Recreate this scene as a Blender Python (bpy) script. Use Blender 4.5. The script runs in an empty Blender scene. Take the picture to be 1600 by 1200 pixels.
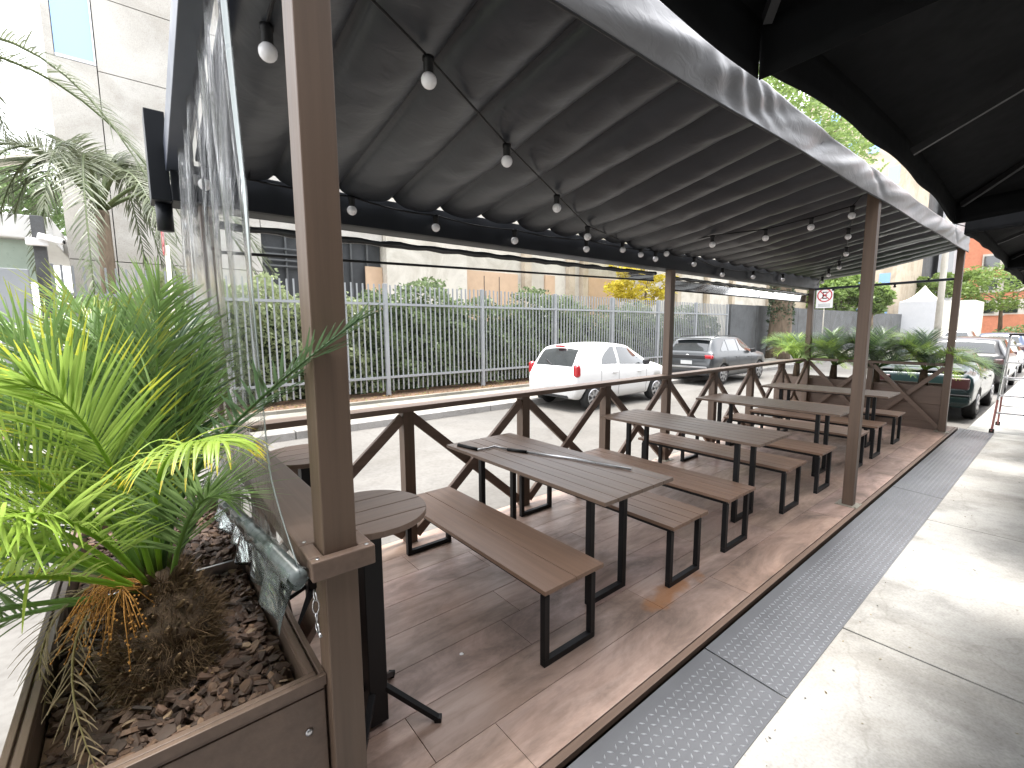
import bpy, bmesh, math, random
from mathutils import Vector, Matrix
R = random.Random(11)
PI = math.pi
sc = bpy.context.scene
COL = sc.collection

# ---------------------------------------------------------------- materials
def nt(name):
    m = bpy.data.materials.new(name); m.use_nodes = True
    t = m.node_tree; b = t.nodes['Principled BSDF']
    return m, t, b
def N(t, typ, **kw):
    n = t.nodes.new(typ)
    for k, v in kw.items():
        if k in n.inputs: n.inputs[k].default_value = v
        else: setattr(n, k, v)
    return n
def coords(t, scale=(1,1,1), kind='Object', rot=(0,0,0)):
    tc = N(t, 'ShaderNodeTexCoord'); mp = N(t, 'ShaderNodeMapping')
    mp.inputs['Scale'].default_value = scale; mp.inputs['Rotation'].default_value = rot
    t.links.new(tc.outputs[kind], mp.inputs['Vector'])
    oi = N(t, 'ShaderNodeObjectInfo'); sc_ = N(t, 'ShaderNodeMath', operation='MULTIPLY'); sc_.inputs[1].default_value = 37.0; t.links.new(oi.outputs['Random'], sc_.inputs[0])
    ad = N(t, 'ShaderNodeVectorMath', operation='ADD'); t.links.new(mp.outputs['Vector'], ad.inputs[0]); t.links.new(sc_.outputs[0], ad.inputs[1]); return ad.outputs['Vector']
def ramp(t, fac, stops):
    r = N(t, 'ShaderNodeValToRGB'); e = r.color_ramp.elements
    while len(e) < len(stops): e.new(0.5)
    for i, (p, c) in enumerate(stops): e[i].position = p; e[i].color = (*c, 1) if len(c) == 3 else c
    t.links.new(fac, r.inputs['Fac']); return r.outputs['Color']
def mul(c, k): return tuple(min(1, x*k) for x in c)
def mat(name, col, rough=.6, metal=0, var=.15, scale=(3,3,3), bump=.0, bscale=None, bdist=.01, spec=.5, tint=None, coat=0, detail=6, rvar=.1):
    m, t, b = nt(name); L = t.links.new
    v = coords(t, scale)
    n = N(t, 'ShaderNodeTexNoise', Scale=1.0, Detail=detail, Roughness=.6); L(v, n.inputs['Vector'])
    c = ramp(t, n.outputs['Fac'], [(.25, mul(col, 1-var)), (.75, mul(col, 1+var))])
    if tint:
        a = N(t, 'ShaderNodeAttribute', attribute_name=tint)
        mx = N(t, 'ShaderNodeMix', data_type='RGBA', blend_type='MULTIPLY'); mx.inputs[0].default_value = 1
        L(c, mx.inputs[6]); L(a.outputs['Color'], mx.inputs[7]); c = mx.outputs[2]
    L(c, b.inputs['Base Color'])
    b.inputs['Metallic'].default_value = metal; b.inputs['Specular IOR Level'].default_value = spec
    b.inputs['Coat Weight'].default_value = coat; b.inputs['Coat Roughness'].default_value = .05
    mr = N(t, 'ShaderNodeMapRange'); mr.inputs[3].default_value = max(0, rough-rvar); mr.inputs[4].default_value = min(1, rough+rvar)
    n2 = N(t, 'ShaderNodeTexNoise', Scale=2.3, Detail=5); L(v, n2.inputs['Vector'])
    L(n2.outputs['Fac'], mr.inputs[0]); L(mr.outputs[0], b.inputs['Roughness'])
    if bump:
        v2 = coords(t, bscale or scale)
        n3 = N(t, 'ShaderNodeTexNoise', Scale=1.0, Detail=6); L(v2, n3.inputs['Vector'])
        bp = N(t, 'ShaderNodeBump', Strength=bump, Distance=bdist); L(n3.outputs['Fac'], bp.inputs['Height']); L(bp.outputs[0], b.inputs['Normal'])
    return m
def wood(name, col, axis, var=.22, rough=.5, k=1.0):
    s = [30*k, 30*k, 30*k]; s[axis] = 1.1*k
    s2 = [90*k]*3; s2[axis] = 2.5*k
    return mat(name, col, rough, var=var, scale=tuple(s), bump=.25, bscale=tuple(s2), bdist=.002)
M = {}
WB = (.140, .094, .070)
M['wood_x'] = wood('composite_x', (.165, .112, .084), 0); M['wood_y'] = wood('composite_y', WB, 1); M['wood_z'] = wood('composite_z', (.118, .077, .053), 2)
M['tabletop'] = wood('table_board', (.150, .100, .072), 1, var=.22, rough=.46)
M['bench_top'] = wood('bench_board', (.225, .137, .092), 1, var=.16, rough=.5)
M['round_top'] = wood('round_board', (.19, .128, .095), 0, var=.14, rough=.5)
M['black'] = mat('black_steel', (.007, .007, .008), .5, var=.3, spec=.3, bump=.1, bscale=(60,60,60), bdist=.001)
M['charcoal'] = mat('charcoal_aluminium', (.010, .012, .016), .5, var=.15, spec=.3)
M['rail_grey'] = mat('awning_rail', (.05, .058, .085), .4, var=.1)
M['steel'] = mat('bright_steel', (.55, .55, .56), .3, metal=1, var=.1)
M['white'] = mat('white_plastic', (.8, .8, .8), .4, var=.03)
M['rubber'] = mat('rubber', (.015, .015, .015), .8, var=.2)
M['red'] = mat('red_paint', (.5, .02, .03), .4, var=.05)
M['black_cloth'] = mat('black_canvas', (.0045, .005, .006), .85, var=.3, scale=(8,8,8), spec=.15)
# ---- deck
def deck_mat():
    m, t, b = nt('deck_board'); L = t.links.new
    v = coords(t, (.9, 9, 9)); n = N(t, 'ShaderNodeTexNoise', Scale=1.6, Detail=8, Roughness=.65, Distortion=.6); L(v, n.inputs['Vector'])
    c = ramp(t, n.outputs['Fac'], [(.22, (.32, .215, .165)), (.5, (.46, .325, .265)), (.8, (.55, .41, .345))])
    a = N(t, 'ShaderNodeAttribute', attribute_name='tint')
    mx = N(t, 'ShaderNodeMix', data_type='RGBA', blend_type='MULTIPLY'); mx.inputs[0].default_value = 1
    L(c, mx.inputs[6]); L(a.outputs['Color'], mx.inputs[7]); c = mx.outputs[2]
    # worn, dirty patches (scuffs and spills with a shape of their own)
    v2 = coords(t, (1.0, 2.2, 1)); n2 = N(t, 'ShaderNodeTexNoise', Scale=1.5, Distortion=.5, Detail=6, Roughness=.7); L(v2, n2.inputs['Vector'])
    f = ramp(t, n2.outputs['Fac'], [(.40, (0,0,0)), (.68, (.85,.85,.85))])
    m2 = N(t, 'ShaderNodeMix', data_type='RGBA'); L(f, m2.inputs[0]); L(c, m2.inputs[6]); m2.inputs[7].default_value = (.135, .100, .082, 1)
    # orange spill beside the bench leg
    tc = N(t, 'ShaderNodeTexCoord'); mp = N(t, 'ShaderNodeMapping'); mp.inputs['Location'].default_value = (-2.2, -1.54, 0)
    L(tc.outputs['Object'], mp.inputs['Vector'])
    nd = N(t, 'ShaderNodeTexNoise', Scale=7, Detail=4); L(mp.outputs[0], nd.inputs['Vector'])
    sp = N(t, 'ShaderNodeMapping'); sp.inputs['Scale'].default_value = (1.15, 4.6, 1); L(mp.outputs[0], sp.inputs['Vector'])
    ln = N(t, 'ShaderNodeVectorMath', operation='LENGTH'); L(sp.outputs[0], ln.inputs[0])
    ad = N(t, 'ShaderNodeMath', operation='ADD'); L(ln.outputs['Value'], ad.inputs[0])
    mm = N(t, 'ShaderNodeMath', operation='MULTIPLY'); mm.inputs[1].default_value = 1.1; L(nd.outputs['Fac'], mm.inputs[0]); L(mm.outputs[0], ad.inputs[1])
    g = ramp(t, ad.outputs[0], [(.85, (.75,.75,.75)), (1.35, (0,0,0))])
    g.node.color_ramp.elements[0].position = .75; g.node.color_ramp.elements[1].position = 1.0
    m3 = N(t, 'ShaderNodeMix', data_type='RGBA'); L(g, m3.inputs[0]); L(m2.outputs[2], m3.inputs[6]); m3.inputs[7].default_value = (.38, .17, .065, 1)
    L(m3.outputs[2], b.inputs['Base Color'])
    r = ramp(t, n2.outputs['Fac'], [(.3, (.33,.33,.33)), (.7, (.55,.55,.55))]); L(r, b.inputs['Roughness'])
    bp = N(t, 'ShaderNodeBump', Strength=.15, Distance=.003); L(n.outputs['Fac'], bp.inputs['Height']); L(bp.outputs[0], b.inputs['Normal'])
    b.inputs['Specular IOR Level'].default_value = .4
    return m
M['deck'] = deck_mat()
def concrete(name, col, var=.12, stain=.2, rough=.85, sc_=1.0, crack=.35):
    m, t, b = nt(name); L = t.links.new
    v = coords(t, (sc_,)*3)
    n = N(t, 'ShaderNodeTexNoise', Scale=1.2, Detail=10, Roughness=.7); L(v, n.inputs['Vector'])
    c = ramp(t, n.outputs['Fac'], [(.3, mul(col, 1-var-stain*.5)), (.5, col), (.72, mul(col, 1+var))])
    n2 = N(t, 'ShaderNodeTexNoise', Scale=60, Detail=4); L(v, n2.inputs['Vector'])
    f2 = ramp(t, n2.outputs['Fac'], [(.3, (.8,.79,.78)), (.6, (1,1,1))])
    mx = N(t, 'ShaderNodeMix', data_type='RGBA', blend_type='MULTIPLY'); mx.inputs[0].default_value = .8
    L(c, mx.inputs[6]); L(f2, mx.inputs[7])
    # dark specks, gum spots and hairline cracks
    vo = N(t, 'ShaderNodeTexVoronoi', Scale=9.0); L(v, vo.inputs['Vector']); g1 = ramp(t, vo.outputs['Distance'], [(.05, (.62,.6,.57)), (.09, (1,1,1))])
    vc = N(t, 'ShaderNodeTexVoronoi', Scale=.9, feature='DISTANCE_TO_EDGE'); wv = N(t, 'ShaderNodeTexNoise', Scale=5, Detail=5); L(v, wv.inputs['Vector'])
    wm = N(t, 'ShaderNodeMix', data_type='VECTOR'); wm.inputs[0].default_value = .22; L(v, wm.inputs[4]); L(wv.outputs['Color'], wm.inputs[5]); L(wm.outputs[1], vc.inputs['Vector'])
    g2 = ramp(t, vc.outputs['Distance'], [(.0, (.6,.58,.55)), (.012, (1,1,1))])
    n4 = N(t, 'ShaderNodeTexNoise', Scale=.5, Detail=8, Roughness=.65, Distortion=1.0); L(v, n4.inputs['Vector']); g3 = ramp(t, n4.outputs['Fac'], [(.40, (.74,.72,.69)), (.55, (1,1,1))])
    cur = mx.outputs[2]
    for g_, k_ in ((g1, .55), (g2, crack), (g3, .8)):
        mq = N(t, 'ShaderNodeMix', data_type='RGBA', blend_type='MULTIPLY'); mq.inputs[0].default_value = k_; L(cur, mq.inputs[6]); L(g_, mq.inputs[7]); cur = mq.outputs[2]
    mx = cur.node
    L(mx.outputs[2], b.inputs['Base Color']); b.inputs['Roughness'].default_value = rough
    bp = N(t, 'ShaderNodeBump', Strength=.3, Distance=.004); L(n2.outputs['Fac'], bp.inputs['Height']); L(bp.outputs[0], b.inputs['Normal'])
    return m
M['sidewalk'] = concrete('sidewalk_concrete', (.42, .415, .395), var=.15, stain=.5, sc_=1.3)
M['road'] = concrete('road_concrete', (.150, .144, .134), var=.16, stain=.18, sc_=.35)
M['kerb'] = concrete('kerb_stone', (.30, .29, .28), var=.2, stain=.4)
M['far_walk'] = concrete('far_pavement', (.26, .25, .22), var=.15, stain=.4)
M['soil'] = mat('soil', (.16, .10, .065), .95, var=.4, scale=(6,6,6), bump=.6, bdist=.02)
M['facade'] = concrete('facade_panel', (.47, .455, .425), var=.06, stain=.15, sc_=.6, crack=0)
M['facade_white'] = concrete('facade_white', (.58, .55, .49), var=.05, stain=.1, crack=0)
M['facade_beige'] = concrete('facade_beige', (.50, .43, .34), var=.06, stain=.1, crack=0)
M['panel_tan'] = mat('tan_panel', (.48, .34, .23), .6, var=.08)
M['dark_slot'] = mat('dark_recess', (.03, .032, .035), .6, var=.2)
M['wall_grey'] = concrete('street_wall', (.10, .105, .11), var=.15, stain=.3, crack=0)
M['fence'] = mat('fence_paint', (.27, .285, .30), .5, var=.1)
M['seam'] = mat('seam', (.06, .055, .05), .9, var=.1)
M['brick'] = mat('brick_orange', (.55, .22, .13), .85, var=.15)
M['tent'] = mat('tent_fabric', (.70, .68, .58), .8, var=.04)
M['tentwall'] = mat('tent_wall', (.45, .46, .48), .8, var=.04)
def glassy(name, col, rough=.05, spec=.8):
    m, t, b = nt(name); b.inputs['Base Color'].default_value = (*col, 1); b.inputs['Roughness'].default_value = rough
    b.inputs['Specular IOR Level'].default_value = spec; b.inputs['Coat Weight'].default_value = .6; b.inputs['Coat Roughness'].default_value = .02
    L = t.links.new; v = coords(t, (1.5,1.5,1.5)); n = N(t, 'ShaderNodeTexNoise', Scale=2, Detail=3); L(v, n.inputs['Vector'])
    bp = N(t, 'ShaderNodeBump', Strength=.05, Distance=.02); L(n.outputs['Fac'], bp.inputs['Height']); L(bp.outputs[0], b.inputs['Normal'])
    return m
M['glass'] = glassy('car_glass', (.02, .025, .028))
M['sky_tinted_glass'] = glassy('window_glass', (.22, .40, .70), .08)  # blue base colour paints the reflected sky into the window glass
M['lamp_red'] = glassy('tail_lamp', (.42, .012, .02), .15)
M['lamp_dark'] = glassy('tail_lamp_dark', (.05, .006, .008), .3)
def paint(name, col, metal=0.0, rough=.3, coat=.35):
    m = mat(name, col, rough, metal=metal, var=.03, coat=coat, rvar=.04); return m
M['car_white'] = paint('car_white', (.74, .74, .74)); M['car_grey'] = paint('car_grey', (.075, .08, .085), .5, .3)
M['car_green'] = paint('car_green', (.004, .019, .021), .2, .35); M['car_black'] = paint('car_black', (.012,.012,.014)); M['car_silver'] = paint('car_silver', (.4,.4,.41), .6)
M['car_blue'] = paint('car_blue', (.05,.07,.12), .4)
M['trim'] = mat('black_trim', (.018, .018, .02), .6, var=.1)
M['alloy'] = mat('alloy', (.45, .45, .46), .35, metal=.8, var=.1)
M['plate'] = mat('plate', (.55, .56, .56), .5, var=.05)
# ---- diamond plate
M['plate_steel'] = mat('diamond_plate', (.135, .14, .152), .38, metal=.25, tint='tint', var=.18, scale=(1.5, 3, 3), bump=.08, bscale=(40,40,40), bdist=.001, rvar=.14)
# ---- fabric of the retractable roof
def fabric(name, c0, rough=.5, wr=.5, sheen=0):
    m, t, b = nt(name); L = t.links.new
    v = coords(t, (3, 3, 3)); n = N(t, 'ShaderNodeTexNoise', Scale=1, Detail=4); L(v, n.inputs['Vector'])
    c = ramp(t, n.outputs['Fac'], [(.3, mul(c0, .85)), (.7, mul(c0, 1.12))]); L(c, b.inputs['Base Color'])
    b.inputs['Roughness'].default_value = rough
    v2 = coords(t, (5, 9, 9), rot=(0, 0, .5)); n2 = N(t, 'ShaderNodeTexNoise', Scale=1.4, Detail=3, Roughness=.45, Distortion=1.2); L(v2, n2.inputs['Vector'])
    rr = ramp(t, n2.outputs['Fac'], [(.42, (0,0,0)), (.58, (1,1,1))])
    bp = N(t, 'ShaderNodeBump', Strength=wr, Distance=.012); L(rr, bp.inputs['Height']); L(bp.outputs[0], b.inputs['Normal'])
    return m
M['roof_fabric'] = fabric('roof_fabric', (.034, .038, .046), .38, .06)
M['valance'] = fabric('valance_vinyl', (.30, .30, .312), .42, .10)
# ---- clear PVC
def pvc(name, clear=.62, milky=.10, streak=(60, 60, 1.6), wr=.9, tint=(.93,.97,.95)):
    m = bpy.data.materials.new(name); m.use_nodes = True; t = m.node_tree; L = t.links.new
    t.nodes.clear(); out = N(t, 'ShaderNodeOutputMaterial')
    v = coords(t, streak); n = N(t, 'ShaderNodeTexNoise', Scale=.35, Detail=5, Roughness=.6, Distortion=.8); L(v, n.inputs['Vector'])
    bp = N(t, 'ShaderNodeBump', Strength=wr, Distance=.02); L(n.outputs['Fac'], bp.inputs['Height'])
    tr = N(t, 'ShaderNodeBsdfTransparent'); tr.inputs[0].default_value = (*tint, 1)
    rf = N(t, 'ShaderNodeBsdfRefraction', IOR=1.06, Roughness=.0); rf.inputs['Color'].default_value = (.96,.98,.97,1); L(bp.outputs[0], rf.inputs['Normal'])
    m1 = N(t, 'ShaderNodeMixShader'); m1.inputs[0].default_value = 1-clear; L(tr.outputs[0], m1.inputs[1]); L(rf.outputs[0], m1.inputs[2])
    gl = N(t, 'ShaderNodeBsdfGlossy', Roughness=.08); L(bp.outputs[0], gl.inputs['Normal'])
    df = N(t, 'ShaderNodeBsdfDiffuse'); df.inputs[0].default_value = (.8,.84,.84,1)
    fr = N(t, 'ShaderNodeFresnel', IOR=1.24); L(bp.outputs[0], fr.inputs['Normal'])
    m2 = N(t, 'ShaderNodeMixShader'); L(fr.outputs[0], m2.inputs[0]); L(m1.outputs[0], m2.inputs[1]); L(gl.outputs[0], m2.inputs[2])
    st = ramp(t, n.outputs['Fac'], [(.45, (0,0,0)), (.75, (milky*2.5,)*3)])
    m3 = N(t, 'ShaderNodeMixShader'); L(st, m3.inputs[0]); L(m2.outputs[0], m3.inputs[1]); L(df.outputs[0], m3.inputs[2])
    L(m3.outputs[0], out.inputs['Surface']); return m
M['pvc'] = pvc('clear_pvc', .80, .035, (60, 60, 1.6), .6, (.975,.985,.98)); M['pvc_blind'] = pvc('clear_pvc_blind', 1.0, .012, (1.0, 14, 14), .12, (.96,.97,.97))
M['pvc_roll'] = pvc('pvc_roll', .5, .10, (30, 6, 30), .6, (.75,.86,.84))
M['bulb'] = None
m_, t_, b_ = nt('bulb_glass'); b_.inputs['Base Color'].default_value = (.92,.91,.94,1); b_.inputs['Roughness'].default_value = .25; b_.inputs['Subsurface Weight'].default_value = .3
b_.inputs['Subsurface Radius'].default_value = (.02,.02,.02); M['bulb'] = m_
def leafmat(name, c0, c1, trans=.35, rough=.4, scale=4, spec=.5):
    m = bpy.data.materials.new(name); m.use_nodes = True; t = m.node_tree; L = t.links.new; b = t.nodes['Principled BSDF']; out = t.nodes['Material Output']
    v = coords(t, (scale,)*3); n = N(t, 'ShaderNodeTexNoise', Scale=1, Detail=3); L(v, n.inputs['Vector'])
    a = N(t, 'ShaderNodeAttribute', attribute_name='tint')
    c = ramp(t, n.outputs['Fac'], [(.3, c0), (.7, c1)])
    mx = N(t, 'ShaderNodeMix', data_type='RGBA', blend_type='MULTIPLY'); mx.inputs[0].default_value = 1; L(c, mx.inputs[6]); L(a.outputs['Color'], mx.inputs[7])
    L(mx.outputs[2], b.inputs['Base Color']); b.inputs['Roughness'].default_value = rough; b.inputs['Specular IOR Level'].default_value = spec
    tl = N(t, 'ShaderNodeBsdfTranslucent'); g = N(t, 'ShaderNodeGamma', Gamma=.8); L(mx.outputs[2], g.inputs[0]); L(g.outputs[0], tl.inputs[0])
    ms = N(t, 'ShaderNodeMixShader'); ms.inputs[0].default_value = trans; L(b.outputs[0], ms.inputs[1]); L(tl.outputs[0], ms.inputs[2]); L(ms.outputs[0], out.inputs['Surface'])
    return m
M['frond'] = leafmat('palm_leaf', (.12, .21, .06), (.22, .34, .10), .4, .30)
M['frond_young'] = leafmat('palm_leaf_young', (.22, .35, .05), (.34, .47, .08), .45, .35)
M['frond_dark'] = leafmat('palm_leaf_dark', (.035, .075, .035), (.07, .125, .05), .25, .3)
M['frond_dead'] = leafmat('palm_leaf_dead', (.22, .16, .09), (.33, .25, .14), .25, .6)
M['frond_far'] = leafmat('palm_leaf_far', (.10, .125, .075), (.17, .19, .115), .3, .4)
M['hedge'] = leafmat('hedge_leaf', (.10, .15, .065), (.22, .29, .13), .35, .35)
M['hedge_pale'] = leafmat('hedge_leaf_pale', (.20, .25, .13), (.34, .40, .20), .4, .4)
M['leaf_green'] = leafmat('tree_leaf', (.09, .16, .06), (.18, .27, .09), .4, .45)
M['leaf_bright'] = leafmat('tree_leaf_bright', (.10, .17, .04), (.23, .33, .08), .5, .45)
M['leaf_yellow'] = leafmat('blossom_yellow', (.50, .40, .03), (.62, .52, .05), .4, .6)
M['leaf_dark'] = leafmat('tree_leaf_dark', (.03, .055, .03), (.07, .11, .05), .3, .45)
M['bark'] = mat('trunk_bark', (.16, .12, .085), .95, var=.5, scale=(6,6,1.5), bump=1, bscale=(14,14,3), bdist=.05)
M['fibre'] = mat('palm_fibre', (.07, .045, .027), .95, var=.6, scale=(40,40,12), bump=.8, bscale=(60,60,15), bdist=.01)
M['boot'] = mat('palm_boot', (.22, .15, .075), .8, var=.4, scale=(20,20,6), bump=.4, bscale=(40,40,8), bdist=.004)
M['fruit'] = mat('palm_flower_stalk', (.42, .20, .04), .7, var=.3, scale=(20,20,20))
def chipmat():
    m, t, b = nt('bark_chip'); L = t.links.new
    a = N(t, 'ShaderNodeAttribute', attribute_name='tint'); v = coords(t, (30,30,30)); n = N(t, 'ShaderNodeTexNoise', Scale=1, Detail=5); L(v, n.inputs['Vector'])
    c = ramp(t, n.outputs['Fac'], [(.3, (.5,.48,.45)), (.7, (1.0,1.0,1.0))])
    mx = N(t, 'ShaderNodeMix', data_type='RGBA', blend_type='MULTIPLY'); mx.inputs[0].default_value = 1; L(c, mx.inputs[6]); L(a.outputs['Color'], mx.inputs[7])
    L(mx.outputs[2], b.inputs['Base Color']); b.inputs['Roughness'].default_value = .7
    bp = N(t, 'ShaderNodeBump', Strength=.5, Distance=.003); L(n.outputs['Fac'], bp.inputs['Height']); L(bp.outputs[0], b.inputs['Normal']); return m
M['chip'] = chipmat()

# ---------------------------------------------------------------- mesh builder
class MB:
    def __init__(s): s.v = []; s.f = []; s.t = []; s.cur = (1,1,1); s.sm = []; s.smooth = False
    def add(s, vs, fs):
        o = len(s.v); s.v += [tuple(v) for v in vs]
        for f in fs: s.f.append(tuple(i+o for i in f)); s.t.append(s.cur); s.sm.append(s.smooth)
    def box(s, x0, x1, y0, y1, z0, z1):
        s.add([(x0,y0,z0),(x1,y0,z0),(x1,y1,z0),(x0,y1,z0),(x0,y0,z1),(x1,y0,z1),(x1,y1,z1),(x0,y1,z1)],
              [(0,3,2,1),(4,5,6,7),(0,1,5,4),(1,2,6,5),(2,3,7,6),(3,0,4,7)]); return s
    def bar(s, p, q, w, h, up=(0,0,1), ext=0):
        p, q = Vector(p), Vector(q); d = (q-p).normalized(); p -= d*ext; q += d*ext
        a = d.cross(Vector(up))
        if a.length < 1e-4: a = d.cross(Vector((0,1,0)))
        a.normalize(); b = a.cross(d).normalized(); a *= w/2; b *= h/2
        s.add([p-a-b, p+a-b, p+a+b, p-a+b, q-a-b, q+a-b, q+a+b, q-a+b], [(0,3,2,1),(4,5,6,7),(0,1,5,4),(1,2,6,5),(2,3,7,6),(3,0,4,7)]); return s
    def tube(s, pts, r, n=8, cap=True):
        pts = [Vector(p) for p in pts]; rs = r if isinstance(r, (list, tuple)) else [r]*len(pts)
        sm, s.smooth = s.smooth, True
        o = len(s.v); prev = None
        for i, p in enumerate(pts):
            d = (pts[min(i+1, len(pts)-1)]-pts[max(i-1, 0)]).normalized()
            a = prev if prev is not None else (d.cross(Vector((0,0,1))) if abs(d.z) < .95 else d.cross(Vector((1,0,0))))
            a = (a - d*a.dot(d)); a.normalize(); prev = a; b = d.cross(a)
            for k in range(n):
                an = 2*PI*k/n; s.v.append(tuple(p + (a*math.cos(an)+b*math.sin(an))*rs[i]))
        def F(f): s.f.append(f); s.t.append(s.cur); s.sm.append(True)
        for i in range(len(pts)-1):
            for k in range(n):
                F((o+i*n+k, o+i*n+(k+1)%n, o+(i+1)*n+(k+1)%n, o+(i+1)*n+k))
        if cap: F(tuple(o+k for k in range(n))[::-1]); F(tuple(o+(len(pts)-1)*n+k for k in range(n)))
        s.smooth = sm; return s
    def lathe(s, c, prof, n=20, axis='z'):
        sm, s.smooth = s.smooth, True; vs = []; c = Vector(c)
        for (r, h) in prof:
            for k in range(n):
                a = 2*PI*k/n; x, y = r*math.cos(a), r*math.sin(a)
                vs.append(c + (Vector((x,y,h)) if axis == 'z' else Vector((x,h,y)) if axis == 'y' else Vector((h,x,y))))
        fs = []
        for i in range(len(prof)-1):
            for k in range(n): fs.append((i*n+k, i*n+(k+1)%n, (i+1)*n+(k+1)%n, (i+1)*n+k))
        fs.append(tuple(range(n))[::-1]); fs.append(tuple((len(prof)-1)*n+k for k in range(n)))
        s.add(vs, fs); s.smooth = sm; return s
    def grid(s, fn, nu, nv, smooth=True):
        sm, s.smooth = s.smooth, smooth
        s.add([fn(i/nu, j/nv) for i in range(nu+1) for j in range(nv+1)],
              [(i*(nv+1)+j, (i+1)*(nv+1)+j, (i+1)*(nv+1)+j+1, i*(nv+1)+j+1) for i in range(nu) for j in range(nv)])
        s.smooth = sm; return s
    def prism(s, poly, fn0, fn1):
        n = len(poly); s.add([fn0(p) for p in poly]+[fn1(p) for p in poly], [tuple(range(n))[::-1], tuple(range(n, 2*n))]+[(i, (i+1)%n, n+(i+1)%n, n+i) for i in range(n)]); return s
    def mesh(s, name, m, off=(0,0,0)):
        me = bpy.data.meshes.new(name)
        me.from_pydata([(v[0]-off[0], v[1]-off[1], v[2]-off[2]) for v in s.v], [], s.f)
        if any(s.sm): me.polygons.foreach_set('use_smooth', s.sm)
        if any(c != (1,1,1) for c in s.t):
            at = me.color_attributes.new('tint', 'FLOAT_COLOR', 'CORNER'); d = []
            for c, f in zip(s.t, s.f): d += list((*c, 1))*len(f)
            at.data.foreach_set('color', d)
        else:
            at = me.color_attributes.new('tint', 'FLOAT_COLOR', 'POINT'); at.data.foreach_set('color', [1.0]*4*len(me.vertices))
        me.materials.append(m); return me
def link(o): COL.objects.link(o); return o
def obj(name, mb, m, parent=None, world=True, bevel=0, solid=0, label=None):
    off = tuple(parent_loc(parent)) if (parent and world) else (0,0,0)
    o = link(bpy.data.objects.new(name, mb.mesh(name, m, off)))
    if parent: o.parent = parent
    if label: o['label'] = label
    if solid: md = o.modifiers.new('Thick', 'SOLIDIFY'); md.thickness = solid; md.offset = 0
    if bevel: md = o.modifiers.new('Bevel', 'BEVEL'); md.width = bevel; md.segments = 2; md.limit_method = 'ANGLE'
    return o
def parent_loc(p):
    l = Vector((0,0,0))
    while p: l += Vector(p.location); p = p.parent
    return l
def thing(name, label, cat, loc=(0,0,0), group=None, rz=0):
    o = link(bpy.data.objects.new(name, None)); o.location = loc; o.rotation_euler = (0,0,rz); o.empty_display_size = .2
    o['label'] = label; o['category'] = cat
    if group: o['group'] = group
    return o
def tag(o, label, cat, group=None, kind=None):
    o['label'] = label; o['category'] = cat
    if group: o['group'] = group
    if kind: o['kind'] = kind
    return o
def struct(name, mb, m, label=None, **k):
    o = obj(name, mb, m, **k); o['kind'] = 'structure'
    if label: o['label'] = label
    return o
def dup(root, loc, label, rz=None):
    c = root.copy(); link(c); c.location = loc; c['label'] = label
    if rz is not None: c.rotation_euler = (0,0,rz)
    for ch in list(root.children):
        d = ch.copy(); link(d); d.parent = c
        for g in list(ch.children):
            e = g.copy(); link(e); e.parent = d
    return c

# ---------------------------------------------------------------- measures
P = 1.2175; YF = 1.266; YE = 1.12; YR = .7155; YW = 3.2945; ZR = 1.122; W = .045
ZG = -.15                                   # road level
# ---------------------------------------------------------------- the ground
b = MB(); b.add([(-300,-300,-.19),(400,-300,-.19),(400,300,-.19),(-300,300,-.19)], [(0,1,2,3)]); struct('ground', b, M['far_walk'], 'flat ground around the street')
b = MB(); b.add([(-120,1.0,ZG),(260,1.0,ZG),(260,8.3,ZG),(-120,8.3,ZG)], [(0,1,2,3)]); struct('road', b, M['road'], 'pale concrete street between the two pavements')
b = MB()
x = -20.0
while x < 120:
    w = 1.9+R.random()*.5
    b.box(x+.01, x+w-.01, 8.3, 8.46, -.3, -.01-R.random()*.006); x += w
struct('kerb', b, M['kerb'], 'worn kerb stones along the far pavement', bevel=.015)
b = MB(); b.box(-20, 120, 8.47, 10.35, -.3, -.02); struct('far_pavement', b, M['far_walk'], 'far pavement in front of the picket fence')
b = MB(); b.box(-20, 24, 10.36, 13.5, -.3, -.03)
for i in range(60): pass
struct('planting_bed', b, M['soil'], 'earth bed under the hedge and fence')
b = MB(); b.box(-8, 30, 10.30, 10.42, -.3, .05); struct('bed_edging', b, M['far_walk'], 'low edging along the earth bed')
# near sidewalk slabs
b = MB()
xs = [-6.9, -4.5, -2.1, .29, 2.69, 5.08, 7.5, 9.9, 12.3, 14.7, 17.1, 19.5, 22, 26, 30, 36, 44, 60]
ys = [1.06, -1.34, -3.8, -6.5]
for i in range(len(xs)-1):
    for j in range(3):
        k = 1+R.uniform(-.06, .06); b.cur = (k, k, k*.99)
        y1 = ys[j]
        b.box(xs[i]+.005, xs[i+1]-.005, ys[j+1]+.005, y1-.005, -.3, -.034+R.uniform(-.002, .002))
M['sidewalk2'] = M['sidewalk']
struct('sidewalk', b, M['sidewalk'], 'concrete slab pavement beside the metal ramp', bevel=.004)
b = MB(); b.box(-7, 60, -6.5, 1.05, -.32, -.046); struct('sidewalk_bed', b, M['seam'], 'dark joints between the pavement slabs')
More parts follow.
